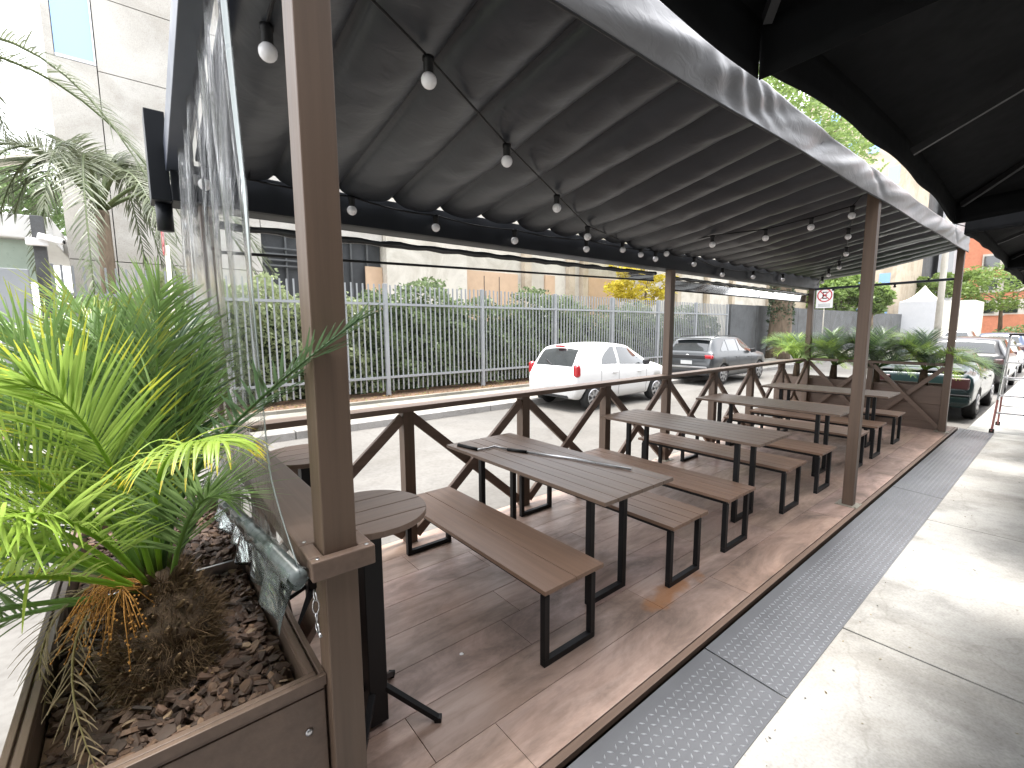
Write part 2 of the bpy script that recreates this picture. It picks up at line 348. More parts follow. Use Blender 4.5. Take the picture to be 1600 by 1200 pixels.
# deck
b = MB(); rows = [1.195+.0]; y = 1.19
bw = .275
ri = 0
while y < 3.35:
    y1 = min(y+bw, 3.37); x = -.06-R.random()*1.4
    off = {0: -1.02, 1: .41}.get(ri)
    if ri == 0: cuts = [-.06, .9-.2, 2.572, 4.4, 6.3, 8.1, 10.395]
    elif ri == 1: cuts = [-.06, .405, 2.0, 3.675, 5.63, 7.4, 9.2, 10.395]
    else:
        cuts = [-.06]; xx = R.uniform(.3, 1.7)
        while xx < 10.2: cuts.append(xx); xx += 1.8
        cuts.append(10.395)
    for a, c in zip(cuts, cuts[1:]):
        k = R.uniform(.88, 1.1); b.cur = (k, k*R.uniform(.97,1.02), k*R.uniform(.95,1.03))
        b.box(a+.0012, c-.0012, y+.0012, y1-.0012, -.03, 0)
    y = y1; ri += 1
struct('deck', b, M['deck'], 'wood look plank floor of the parklet', bevel=.0015)
b = MB(); b.box(-.06, 10.39, 1.15, 3.37, -.16, -.0304); struct('deck_base', b, M['black'], 'dark frame under the plank floor')
b = MB(); b.box(-.06, 10.395, 1.150, 1.186, -.12, -.001); struct('deck_edge_trim', b, M['wood_x'], 'narrow brown edge strip of the deck', bevel=.002)
# ramp of diamond plate, in three sheets
for nm, (xa, xb), lab in (('a', (-2.6, 1.86), 'near'), ('b', (1.87, 5.85), 'middle'), ('c', (5.86, 10.36), 'far')):
    b = MB(); z0, z1 = -.004, -.028
    L = YE+.002; 
    def zz(y): return z1+(z0-z1)*(y-YR)/(L-YR)
    vs = []
    for xx in (xa, xb):
        for (yy, dz) in ((YR, 0), (L, 0), (L, -.004), (YR, -.004)): vs.append((xx, yy, zz(yy)+dz))
    b.add(vs, [(0,4,5,1),(1,5,6,2),(2,6,7,3),(3,7,4,0),(0,1,2,3),(4,7,6,5)])
    pit = .036; ni = int((xb-xa-.03)/pit); nj = int((L-YR-.02)/pit)
    b.cur = (2.7,2.7,2.65)
    if True:
        for i in range(ni):
            cx = xa+.02+i*pit
            if cx < -1.2: continue
            for j in range(nj):
                cy = YR+.018+j*pit; d = 1 if (i+j) % 2 else -1
                an = d*PI/4+0.0; ca, sa = math.cos(an)*.0150, math.sin(an)*.0150; na, nb = -math.sin(an)*.0041, math.cos(an)*.0041
                z = zz(cy)
                b.add([(cx-ca, cy-sa, z+.0002), (cx+na, cy+nb, z+.0002), (cx+ca, cy+sa, z+.0002), (cx-na, cy-nb, z+.0002), (cx-ca*.55, cy-sa*.55, z+.0042), (cx+ca*.55, cy+sa*.55, z+.0042)],
                      [(0,3,4),(3,2,5),(3,5,4),(0,4,1),(1,4,5),(1,5,2)])
    o = obj('ramp_plate', b, M['plate_steel'])
    tag(o, {'near': 'diamond tread steel ramp plate nearest the camera', 'middle': 'middle diamond tread steel ramp plate beside the second roof post', 'far': 'far diamond tread steel ramp plate ending near the stepladder'}[lab], 'ramp plate', 'steel ramp plates along the deck edge')

# ---------------------------------------------------------------- pergola
perg = thing('pergola', 'dark retractable fabric roof on brown posts over the picnic tables', 'pergola', (4.87, 2.28, 0))
def post(x, y, zt, nm='post', base=True):
    b = MB(); b.box(x-W, x+W, y-W, y+W, .004, zt)
    o = obj(nm, b, M['wood_z'], perg, bevel=.004)
    if base:
        c = MB(); c.box(x-.09, x+.09, y-.09, y+.09, 0.0008, .005)
        for sx in (-1,1):
            for sy in (-1,1): c.lathe((x+sx*.072, y+sy*.072, .005), [(.008,0),(.008,.005)], 8)
        q = obj('base_plate', c, M['boot_plate'], None); q.parent = o; q.data.transform(Matrix.Translation(-parent_loc(o)))
    return o
M['boot_plate'] = mat('base_plate', (.34, .32, .27), .5, metal=.4, var=.2)
postA = post(0, YF, 2.93)
post(4*P, YF, 2.93); post(8*P, YF, 2.93)
for k in (0, 4, 8): post(k*P, YW, 2.45)
# gutter beam along the street side
b = MB(); b.box(-.17, 9.86, 3.215, 3.245, 2.43, 2.635); b.box(-.17, 9.86, 3.245, 3.40, 2.43, 2.455); b.box(-.17, 9.86, 3.40, 3.43, 2.43, 2.56); b.box(-.262, -.171, 3.25, 3.44, 2.43, 2.90)
obj('gutter', b, M['charcoal'], perg, bevel=.004)
b = MB(); b.box(-.165, 9.85, 3.252, 3.262, 2.637, 2.65); 
b = MB(); b.lathe((-.205, 3.335, 2.28), [(.040, 0), (.040, .148)], 20); obj('downpipe', b, M['charcoal'], perg)
# front beam
b = MB(); b.box(-.17, 9.86, 1.24, 1.30, 2.935, 3.03); obj('front_beam', b, M['charcoal'], perg, bevel=.004)
# sloped guide rails
def zc(y): return 2.662 + (3.15-y)*.195
for x, w, h, m in ((-.137, .10, .15, 'rail_grey'), (4*P, .05, .06, 'charcoal'), (8*P+.05, .06, .10, 'charcoal')):
    b = MB(); b.bar((x, 1.28, zc(1.28)+.02), (x, 3.26, zc(3.26)+.02), w, h); obj('guide_rail', b, M[m], perg, bevel=.004)
b = MB(); b.bar((.11, 1.30, zc(1.30)-.04), (.11, 3.2, zc(3.2)-.03), .035, .045); obj('guide_rail', b, M['rail_grey'], perg, bevel=.003)
# folded fabric
b = MB(); pit = .385; x0 = -.041; nb = 26; ns = 14; ny = 90
xs_ = []
for k in range(nb):
    for i in range(ns): xs_.append((x0+(k+i/ns)*pit, i/ns, k))
xs_.append((x0+nb*pit, 0, nb))
RW = [ (R.uniform(0,6.28), R.uniform(.85,1.15)) for _ in range(nb+2)]
def roofp(i, j):
    x, u, k = xs_[i]; y = 1.23 + (3.185-1.23)*j/ny; ph, am = RW[k]
    s = 1-(2*u-1)**2; s = s**.62
    z = zc(y) - s*(.112-.052*max(0,(y-2.5)/.69))*am*(1+.10*math.sin(y*2.1+ph))
    env = min(1, u*5, (1-u)*5)
    wr = 0
    for q in range(3):
        yc = 1.5+((ph*(q+1.7)*1.37) % 1.5); dy = (y-yc-(u-.5)*(.25 if q % 2 else -.18))/.05
        wr += math.exp(-dy*dy)*math.exp(-((u-.25-.2*q)/.22)**2)*(.006 if q != 1 else -.006)
    z += env*(wr+.0012*math.sin(23*y+ph*3+9*u+2.1*math.sin(5*y+ph)))
    xx = x + env*.006*math.sin(6*y+ph)
    return (xx, y, z)
vs = [roofp(i, j) for i in range(len(xs_)) for j in range(ny+1)]
b.smooth = True
b.add(vs, [(i*(ny+1)+j, i*(ny+1)+j+1, (i+1)*(ny+1)+j+1, (i+1)*(ny+1)+j) for i in range(len(xs_)-1) for j in range(ny)])
o = obj('fabric_roof', b, M['roof_fabric'], perg)
# sharpen cusps
for e in o.data.edges: pass
b = MB()
for k in range(nb+1): b.bar((x0+k*pit, 1.25, zc(1.25)+.013), (x0+k*pit, 3.2, zc(3.2)+.013), .022, .022)
obj('fold_bars', b, M['charcoal'], perg)
# valance
def val(u, v):
    x = -.35 + u*10.25; t = v
    zt = 3.062+.006*x*(x>6)*(x-6)/3 + .006*math.sin(x*1.1); zb = 2.792 + .008*x + .005*math.sin(x*2.7)
    z = zt+(zb-zt)*t; en = math.sin(PI*min(1, t*1.0))
    fold = .022*math.sin(x*1.9+.9+t*2.3)*en + .010*math.sin(x*5.3+4*t+1.2*math.sin(x*2))*en + .004*math.sin(x*13+11*t+1.5*math.sin(x*3))*en
    g = math.exp(-((x-2.15)/.38)**2); q = 1.9+(x-2.15)*(1-.55*t)
    fold += g*.010*math.sin((x-1.6)*30*(1-.4*t))*en**.6
    for (fx, fs) in ((4.6,1), (7.4,-1), (8.6,1), (3.3,-1)):
        g = math.exp(-((x-fx-fs*(t-.5)*.5)/.10)**2); fold += g*.014*en
    y = 1.205 - .012*math.sin(PI*t) + fold
    if t < .08: y += (0.08-t)/.08*.07
    return (x, y, z)
b = MB(); b.grid(val, 520, 24); obj('valance', b, M['valance'], perg, solid=.002)
b = MB(); b.tube([Vector(val(i/300, 1)) for i in range(301)], .0065, 6); obj('valance_hem', b, M['trim'], perg)
# ---------------------------------------------------------------- street railing
rail = thing('railing', 'brown street side railing with crossed braces and a flat top board', 'railing', (4.87, YW, 0))
b = MB(); b.box(.05-.1, 9.74+.08, YW-.072, YW-.0465, ZR-.042, ZR); b.box(-.05, 9.82, YW+.0465, YW+.075, ZR-.042, ZR)
for a, c in ((0,4),(4,8)): b.box(a*P+.0465, c*P-.0465, YW-.0464, YW+.0464, ZR-.0419, ZR)
obj('top_board', b, M['wood_x'], rail, bevel=.003)
for k in (1,2,3,5,6,7):
    b = MB(); b.box(k*P-.045, k*P+.045, YW-.045, YW+.045, .001, ZR-.043); obj('post', b, M['wood_z'], rail, bevel=.003)
for k in range(8):
    a, c = k*P+.046, (k+1)*P-.046
    b = MB(); b.bar((a, YW-.02, .06), (c, YW-.02, ZR-.09), .035, .075, up=(0,0,1)); obj('brace', b, M['wood_x'], rail, bevel=.003)
    b = MB(); b.bar((a, YW+.018, ZR-.09), (c, YW+.018, .06), .035, .075); obj('brace', b, M['wood_x'], rail, bevel=.003)
# near end railing
rail2 = thing('railing', 'short brown end railing whose flat cap wraps the nearest post', 'railing', (0, 2.3, 0))
b = MB(); b.box(-.085, .085, 1.19, YF-.047, ZR-.055, ZR); b.box(-.085, -.047, YF-.0469, YF+.0469, ZR-.055, ZR); b.box(.047, .085, YF-.0469, YF+.0469, ZR-.055, ZR); b.box(-.085, .085, YF+.047, YW-.074, ZR-.055, ZR)
obj('cap_board', b, M['wood_y'], rail2, bevel=.004)
for yy in (1.207, 1.33):
    for xx in (-.066, .066): b = MB(); b.lathe((xx, yy, ZR), [(.006, 0), (.005, .002)], 8); obj('screw_head', b, M['steel'], rail2)
b = MB(); b.box(-.04, .04, 2.24, 2.32, .001, ZR-.056); obj('post', b, M['wood_z'], rail2, bevel=.003)
for (ya, yb) in ((YF+.05, 2.238), (2.322, YW-.05)):
    b = MB(); b.bar((-.018, ya, .06), (-.018, yb, ZR-.1), .03, .07); obj('brace', b, M['wood_y'], rail2, bevel=.003)
    b = MB(); b.bar((.018, ya, ZR-.1), (.018, yb, .06), .03, .07); obj('brace', b, M['wood_y'], rail2, bevel=.003)
# far end railing
XE = 8*P
rail3 = thing('railing', 'far end railing with crossed braces in front of the planter palms', 'railing', (XE, 2.3, 0))
b = MB(); b.box(XE-.07, XE+.07, YF+.047, YW-.074, ZR-.045, ZR); obj('top_board', b, M['wood_y'], rail3, bevel=.003)
b = MB(); b.box(XE-.04, XE+.04, 2.24, 2.32, .001, ZR-.046); obj('post', b, M['wood_z'], rail3, bevel=.003)
for (ya, yb) in ((YF+.05, 2.238), (2.322, YW-.05)):
    b = MB(); b.bar((XE-.018, ya, .06), (XE-.018, yb, ZR-.08), .03, .065); obj('brace', b, M['wood_y'], rail3, bevel=.003)
    b = MB(); b.bar((XE+.018, ya, ZR-.08), (XE+.018, yb, .06), .03, .065); obj('brace', b, M['wood_y'], rail3, bevel=.003)

# ---------------------------------------------------------------- tables and benches
def make_set(name, wd, ln, ht, nb_, mt, insx, insy, label, cat, loc, group, legw=.035):
    t = thing(name, label, cat, loc, group)
    b = MB(); g = .004; bw_ = (wd-g*(nb_-1))/nb_
    for i in range(nb_):
        b.box(i*(bw_+g), i*(bw_+g)+bw_, 0, ln, ht-.024, ht)
    obj('seat' if cat == 'bench' else 'tabletop', b, mt, t, world=False, bevel=.0025)
    f = MB()
    for x in (insx, wd-insx): f.box(x-.015, x+.015, insy*.8, ln-insy*.8, ht-.055, ht-.0245)
    for y in (insy+.1, ln/2, ln-insy-.1): f.box(insx+.0155, wd-insx-.0155, y-.015, y+.015, ht-.054, ht-.0249)
    obj('frame', f, M['black'], t, world=False)
    for y in (insy, ln-insy):
        l = MB(); h = legw/2; a, c = insx-.0, wd-insx
        l.box(a-h, a+h, y-h, y+h, .0355, ht-.0555); l.box(c-h, c+h, y-h, y+h, .0355, ht-.0555); l.box(a-h, c+h, y-h, y+h, .001, .035); l.box(a-h, c+h, y-h, y+h, ht-.055, ht-.0251) if cat=='table' else None
        obj('leg', l, M['black'], t, world=False, bevel=.002)
    return t
YB = 1.529
xb = [1.061, 2.195, 2.947, 4.081, 4.917, 6.10, 6.90, 8.05]; xt = [1.510, 3.430, 5.40, 7.40]
bl = ['wide two-board bench nearest the round bar table', 'slatted bench tucked under the near table, rust stain at its foot', 'slatted bench just beyond the first pair, backing onto it', 'slatted bench on the far side of the second table',
      'near bench of the third table from the camera', 'bench between the third table and the middle sidewalk post', 'near bench of the farthest table', 'last bench, right in front of the far planter']
proto = make_set('bench', .44, 1.611, .441, 2, M['bench_top'], .045, .05, bl[0], 'bench', (xb[0], YB, 0), 'benches along the tables')
proto4 = make_set('bench', .44, 1.611, .441, 4, M['bench_top'], .045, .05, bl[1], 'bench', (xb[1], YB, 0), 'benches along the tables')
for i in range(2, 8): dup(proto4, (xb[i], YB+R.uniform(-.02,.02), 0), bl[i])
tl = ['long plank table nearest the camera with a metal rod lying on it', 'second long plank table from the camera, in front of the street side post', 'third long plank table from the camera, left of the middle sidewalk post', 'farthest long plank table, by the planter of palms']
tp = make_set('picnic_table', .6675, 1.647, .779, 6, M['tabletop'], .172, .2525, tl[0], 'table', (xt[0], 1.534, 0), 'long tables on the deck', legw=.04)
for i in range(1, 4): dup(tp, (xt[i], 1.534, 0), tl[i])
# crank rod on the near table
rod = thing('crank_rod', 'long awning crank rod with black grips lying across the near table', 'crank rod', (1.8, 2.4, .779))
r_ = .009; zr_ = .779+r_+.001
S_ = [(1.559,3.079),(1.597,2.865),(1.68,2.842),(1.755,2.855),(1.775,2.715),(1.84,2.561),(1.985,2.191),(2.085,1.791)]
def P3(i): return (S_[i][0], S_[i][1], zr_)
b = MB(); b.tube([P3(1),P3(2),P3(3),P3(4)], r_*.8, 8); b.tube([P3(5),P3(6),P3(7)], r_*.85, 8); obj('rod', b, M['steel'], rod)
b = MB(); b.tube([P3(0),P3(1)], r_*1.5, 10); obj('grip', b, M['black'], rod)
b = MB(); b.tube([P3(4),P3(5)], r_*1.35, 10); obj('grip', b, M['black'], rod)
# round bar tables
def round_table(loc, h, r, label):
    t = thing('round_table', label, 'table', loc, 'round bar tables')
    b = MB(); n = 4; 
    for i in range(n):
        y0 = -r+2*r*i/n+.002; y1 = -r+2*r*(i+1)/n-.002; K = 12; pl = []
        def xr(y): return math.sqrt(max(0, r*r-y*y))
        for k in range(K+1): y = y0+(y1-y0)*k/K; pl.append((xr(y), y))
        for k in range(K+1): y = y1+(y0-y1)*k/K; pl.append((-xr(y), y))
        q = []
        for p in pl:
            if not q or (abs(p[0]-q[-1][0])+abs(p[1]-q[-1][1])) > 1e-4: q.append(p)
        b.prism(q, lambda p: (p[0], p[1], h-.025), lambda p: (p[0], p[1], h))
    obj('tabletop', b, M['round_top'], t, world=False, bevel=.002)
    b = MB(); b.box(-.04, .04, -.04, .04, .02, h-.0315); obj('pedestal', b, M['black'], t, world=False, bevel=.003)
    b = MB(); b.box(-.15,.15,-.02,.02,h-.031,h-.0255); b.box(-.02,.02,-.15,-.021,h-.031,h-.0255); b.box(-.02,.02,.021,.15,h-.031,h-.0255); obj('top_bracket', b, M['black'], t, world=False)
    for a in (-38, 52, 142, 232):
        a = math.radians(a); b = MB(); d = Vector((math.cos(a), math.sin(a), 0))
        b.bar(d*.045+Vector((0,0,.17)), d*.27+Vector((0,0,.012)), .028, .022); b.bar(d*.255+Vector((0,0,.012)), d*.285+Vector((0,0,.012)), .032, .022)
        obj('foot', b, M['black'], t, world=False, bevel=.002)
    return t
round_table((.30, 1.80, 0), .975, .24, 'round brown bar table on a black pedestal behind the nearest post')
round_table((.33, 2.80, 0), 1.0, .24, 'round bar table by the street railing, mostly behind the nearest post')

# ---------------------------------------------------------------- litter on the deck
def px_litter(x, y, s, lab):
    b = MB(); pl = [(x+math.cos(a)*s*R.uniform(.6,1.1), y+math.sin(a)*s*R.uniform(.4,.9)) for a in [k*PI/4 for k in range(8)]]
    b.prism(pl, lambda p: (p[0], p[1], .0006), lambda p: (p[0], p[1], .003)); o = obj('paper_scrap', b, M['white']); tag(o, lab, 'litter')
px_litter(.82, 1.92, .014, 'small white paper scrap on the deck left of the first bench leg')
px_litter(1.2, 1.60, .009, 'tiny white fleck under the first bench')

r = random.Random(77); b = MB()
for i in range(170):
    x, y = r.uniform(.3, 10), r.uniform(-.6, .69)
    if i % 3 == 0: y = .69-abs(r.gauss(0,.03))
    s_ = r.uniform(.003, .010); a = r.uniform(0, 6.28); ca, sa = math.cos(a)*s_, math.sin(a)*s_; k = r.uniform(.5, 1.3); b.cur = r.choice([(.5*k,.38*k,.2*k),(.3*k,.22*k,.14*k),(.7*k,.6*k,.4*k),(.1,.09,.08)])
    b.add([(x-ca,y-sa,-.031),(x+sa*.5,y-ca*.5,-.029),(x+ca,y+sa,-.027),(x-sa*.5,y+ca*.5,-.030)], [(0,1,2,3)])
tag(obj('leaf_litter', b, mat('leaf_litter', (.5,.5,.5), .9, tint='tint')), 'tiny dry leaves and grit scattered on the near pavement', 'leaf litter', kind='stuff')
# ---------------------------------------------------------------- planters
def planter(label, x0, x1, y0, y1, zt, loc, bark, lip=True):
    t = thing('planter', label, 'planter', loc)
    b = MB(); th = .03; zb = ZG+.005
    for (a, c, d, e) in ((x0, x1, y0, y0+th), (x0, x1, y1-th, y1), (x0, x0+th, y0+th+.0005, y1-th-.0005), (x1-th, x1, y0+th+.0005, y1-th-.0005)):
        z = zb; k = 0
        while z < zt-.02:
            z1 = min(z+.285, zt-.012); b.box(a, c, d, e, z, z1-.004); z = z1; k += 1
    obj('wall_panel', b, M['wood_y'] if (y1-y0) > (x1-x0) else M['wood_x'], t, bevel=.002)
    b = MB(); o_ = .006
    # rim of two thin strips with a groove between
    for (i0, i1, zz_) in ((-.006, .010, zt), (.016, .034, zt-.004)):
        b.box(x0+i0, x1-i0, y0+i0, y0+i1, zt-.03, zz_); b.box(x0+i0, x1-i0, y1-i1, y1-i0, zt-.03, zz_)
        b.box(x0+i0, x0+i1, y0+i1+.0004, y1-i1-.0004, zt-.03, zz_); b.box(x1-i1, x1-i0, y0+i1+.0004, y1-i1-.0004, zt-.03, zz_)
    obj('rim', b, M['wood_y'], t, bevel=.002)
    b = MB(); b.box(x0+.036, x1-.036, y0+.036, y1-.036, zb, bark-.03); obj('soil', b, M['soil'], t)
    return t
PX0, PX1, PY0, PY1, PZ = -.70, -.052, 1.262, 3.22, .752
BZ = .655
pl1 = planter('brown box planter full of bark chips left of the nearest post', PX0, PX1, PY0, PY1, PZ, (-.376, 2.24, ZG), BZ)
b = MB(); b.box(PX0+.037, PX1-.037, 2.262, 2.275, BZ-.02, BZ+.055); obj('divider_strip', b, M['steel'], pl1)
for (xx, zz_) in ((-.10, .60), (-.62, .60), (-.12, .30)):
    b = MB(); b.lathe((xx, PY0-.0005, zz_), [(.011, 0), (.010, -.004), (.004, -.0055)], 12, axis='y'); obj('screw_head', b, M['steel'], pl1)
b = MB(); b.lathe((0, 0, 0), [(.004,0),(.004,.002)], 6)
def chips(x0, x1, y0, y1, z, n, s0, s1, name='bark_mulch', seed=3):
    r = random.Random(seed); b = MB()
    cols = [(.085,.05,.035),(.12,.07,.048),(.16,.095,.062),(.06,.038,.028),(.20,.125,.08),(.10,.062,.045),(.27,.19,.12)]
    for i in range(n):
        cx, cy = r.uniform(x0, x1), r.uniform(y0, y1); s = r.uniform(s0, s1); 
        hh = z - .02 + .028*math.sin(cx*9+1)*math.sin(cy*7) + r.uniform(0, .035)
        c = r.choices(cols, [5,5,4,5,2,4,.6])[0]; k = r.uniform(.8,1.25); b.cur = mul(c, k)
        rot = Matrix.Rotation(r.uniform(0,6.28),3,'Z') @ Matrix.Rotation(r.gauss(0,.38),3,'X') @ Matrix.Rotation(r.gauss(0,.38),3,'Y')
        m = r.choice([5,6,7]); el = r.uniform(.4,.8); th = r.uniform(.08,.2)*s; top, bot = [], []
        for q in range(m):
            a = 2*PI*q/m; rr = s*r.uniform(.7,1.1)
            top.append(rot@Vector((rr*math.cos(a)*.88, rr*el*math.sin(a)*.88, th+r.uniform(-.15,.15)*th))); bot.append(rot@Vector((rr*math.cos(a), rr*el*math.sin(a), -th)))
        o = Vector((cx, cy, hh)); ct = rot@Vector((0,0,th*1.5))
        vs = [v+o for v in top+bot]+[ct+o]
        fs = [(q,(q+1)%m,2*m) for q in range(m)]+[(m+q,m+(q+1)%m,(q+1)%m,q) for q in range(m)]+[tuple(m+q for q in range(m))[::-1]]
        b.add(vs, fs)
    o = obj(name, b, M['chip']); return o
tag(chips(PX0+.055, PX1-.055, PY0+.055, 2.255, BZ, 2600, .014, .036), 'reddish brown bark chips filling the near half of the planter', 'bark chips', kind='stuff')
tag(chips(PX0+.055, PX1-.055, 2.285, PY1-.055, BZ, 1300, .016, .036, seed=5), 'bark chips filling the far half of the near planter', 'bark chips', kind='stuff')
# ---------------------------------------------------------------- palms
def bez(a, b, c, d, t): u = 1-t; return a*(u**3)+b*(3*u*u*t)+c*(3*u*t*t)+d*(t**3)
def frond(P4, n=34, ll=.26, lw=.009, rnd=R, ang=(62, 22), droop=.5, tip_col=None, col=(1,1,1), seg=4, vfold=.35, rach=.006, start=.2, twist=0.0, up0=Vector((0,0,1)), jitter=.10, lr=1.0, curl=1.0):
    a, b_, c, d = [Vector(p) for p in P4]; mb = MB(); mb.cur = mul((.9,1.0,.7), 1) 
    K = 12; mb.tube([bez(a,b_,c,d,k/K) for k in range(K+1)], [rach*(1.6-1.3*k/K) for k in range(K+1)], 5)
    mb.smooth = False
    for i in range(n):
        t = start+(1-start)*(i+.5)/n
        p = bez(a,b_,c,d,t); tg = (bez(a,b_,c,d,min(1,t+.02))-bez(a,b_,c,d,max(0,t-.02))).normalized()
        side = tg.cross(up0)
        if side.length < .05: side = tg.cross(Vector((1,0,0)))
        side.normalize(); side = Matrix.Rotation(twist, 3, tg)@side
        nup = side.cross(tg).normalized()
        prof = math.sin(PI*min(1, .18+.82*t)**.9)*.75+.32
        prof = (.55+.45*min(1,(t-start)/.25)) * (1 if t < .6 else 1-.62*((t-.6)/.4)**1.3)
        for sgn in (-1, 1):
            L_ = ll*prof*rnd.uniform(.85,1.1)
            if sgn > 0: L_ *= lr
            an = math.radians(ang[0]+(ang[1]-ang[0])*t**1.2+rnd.gauss(0,5)); 
            dr = (tg*math.cos(an)+side*sgn*math.sin(an)+nup*(vfold*math.sin(an)+rnd.gauss(0,jitter))).normalized()
            k = rnd.uniform(.75,1.25); cc = mul(col, k); w = lw*rnd.uniform(.8,1.15)
            wv = dr.cross(nup).normalized()
            pts = []
            q = p.copy(); dd = dr.copy(); st = L_/seg
            for s in range(seg+1):
                f = s/seg; ww = w*(.55+.45*min(1,f*4))*(1-f**3*.93); ww = max(ww, .0006)
                nn = wv.cross(dd).normalized()
                pts.append((q-wv*ww, q+nn*ww*.35, q+wv*ww)); q = q+dd*st
                dd = (dd+Vector((0,0,-1))*droop*.22*curl*(.4+f)).normalized()
            o = len(mb.v)
            for tr in pts: mb.v += [tuple(x) for x in tr]
            for s in range(seg):
                u = o+s*3
                mb.f += [(u,u+1,u+4,u+3),(u+1,u+2,u+5,u+4)]
                e = cc if not (tip_col and s == seg-1) else tip_col
                mb.t += [e,e]; mb.sm += [True, True]
    return mb
def polar(base, az, el, L_, arch=.6, side=0):
    az, el = math.radians(az), math.radians(el); h = Vector((math.cos(az), math.sin(az), 0)); s = Vector((-h.y, h.x, 0))
    d = h*math.cos(el)+Vector((0,0,math.sin(el))); b = Vector(base)
    p1 = b+d*L_*.35; p2 = b+d*L_*.68+h*L_*.04-Vector((0,0,arch*L_*.10))+s*side*.4*L_; p3 = b+d*L_*.88+h*L_*.12-Vector((0,0,arch*L_*.42))+s*side*L_
    return (b, p1, p2, p3)
cr = Vector((-.385, 1.80, .93))
palm = thing('palm', 'large pygmy date palm with arching green fronds in the near planter', 'palm', (-.385, 1.66, .64))
b = MB(); rp = random.Random(5); K = 14
tp_ = [Vector((-.385+.01*math.sin(k), 1.66+.14*(k/K), .62+.34*(k/K))) for k in range(K+1)]
b.tube(tp_, [.118*(1+.10*math.sin(k*2.1))*(1 if k < 9 else 1-.155*(k-8)) for k in range(K+1)], 18); obj('trunk', b, M['fibre'], palm)
b = MB()
for i in range(170):
    f = rp.random(); a = rp.uniform(0, 2*PI); c = tp_[int(f*K)]; d = Vector((math.cos(a), math.sin(a), 0)); r0 = .118
    p0 = c+d*r0*(.92 if f < .6 else .92-(f-.6)*1.5); L_ = rp.uniform(.02,.05); w = Vector((-d.y, d.x, 0))*rp.uniform(.010,.022); up = Vector((0,0,1))
    tipp = p0+d*rp.uniform(.012,.04)+up*L_
    b.cur = mul((1,1,1), rp.uniform(.25,1.2)); b.add([p0-w, p0+w, tipp+w*.25, tipp-w*.25, p0+d*.012, tipp+d*.01], [(0,1,4),(0,4,5,3),(4,1,2,5),(3,5,2)])
obj('leaf_boots', b, mat('boots_mixed', (.19,.125,.065), .85, var=.5, scale=(25,25,8), tint='tint'), palm)
b = MB()
for i in range(11000):
    f = rp.random(); a = rp.uniform(0, 2*PI); c = tp_[int(f*K)]; d = Vector((math.cos(a), math.sin(a), 0)); p0 = c+d*.116
    p0 = c+d*.118*(1 if f < .6 else 1-(f-.6)*1.6); q = p0+d*rp.uniform(.01,.045)+Vector((rp.gauss(0,.02), rp.gauss(0,.02), rp.uniform(-.06,.07))); w = Vector((rp.gauss(0,1), rp.gauss(0,1), rp.gauss(0,1))).normalized()*.0017
    b.cur = mul((1,1,1), rp.uniform(.4,2.2)); b.add([p0-w, p0+w, q], [(0,1,2)])
obj('fibres', b, mat('fibre_hair', (.15,.095,.05), .9, var=.3, tint='tint'), palm)
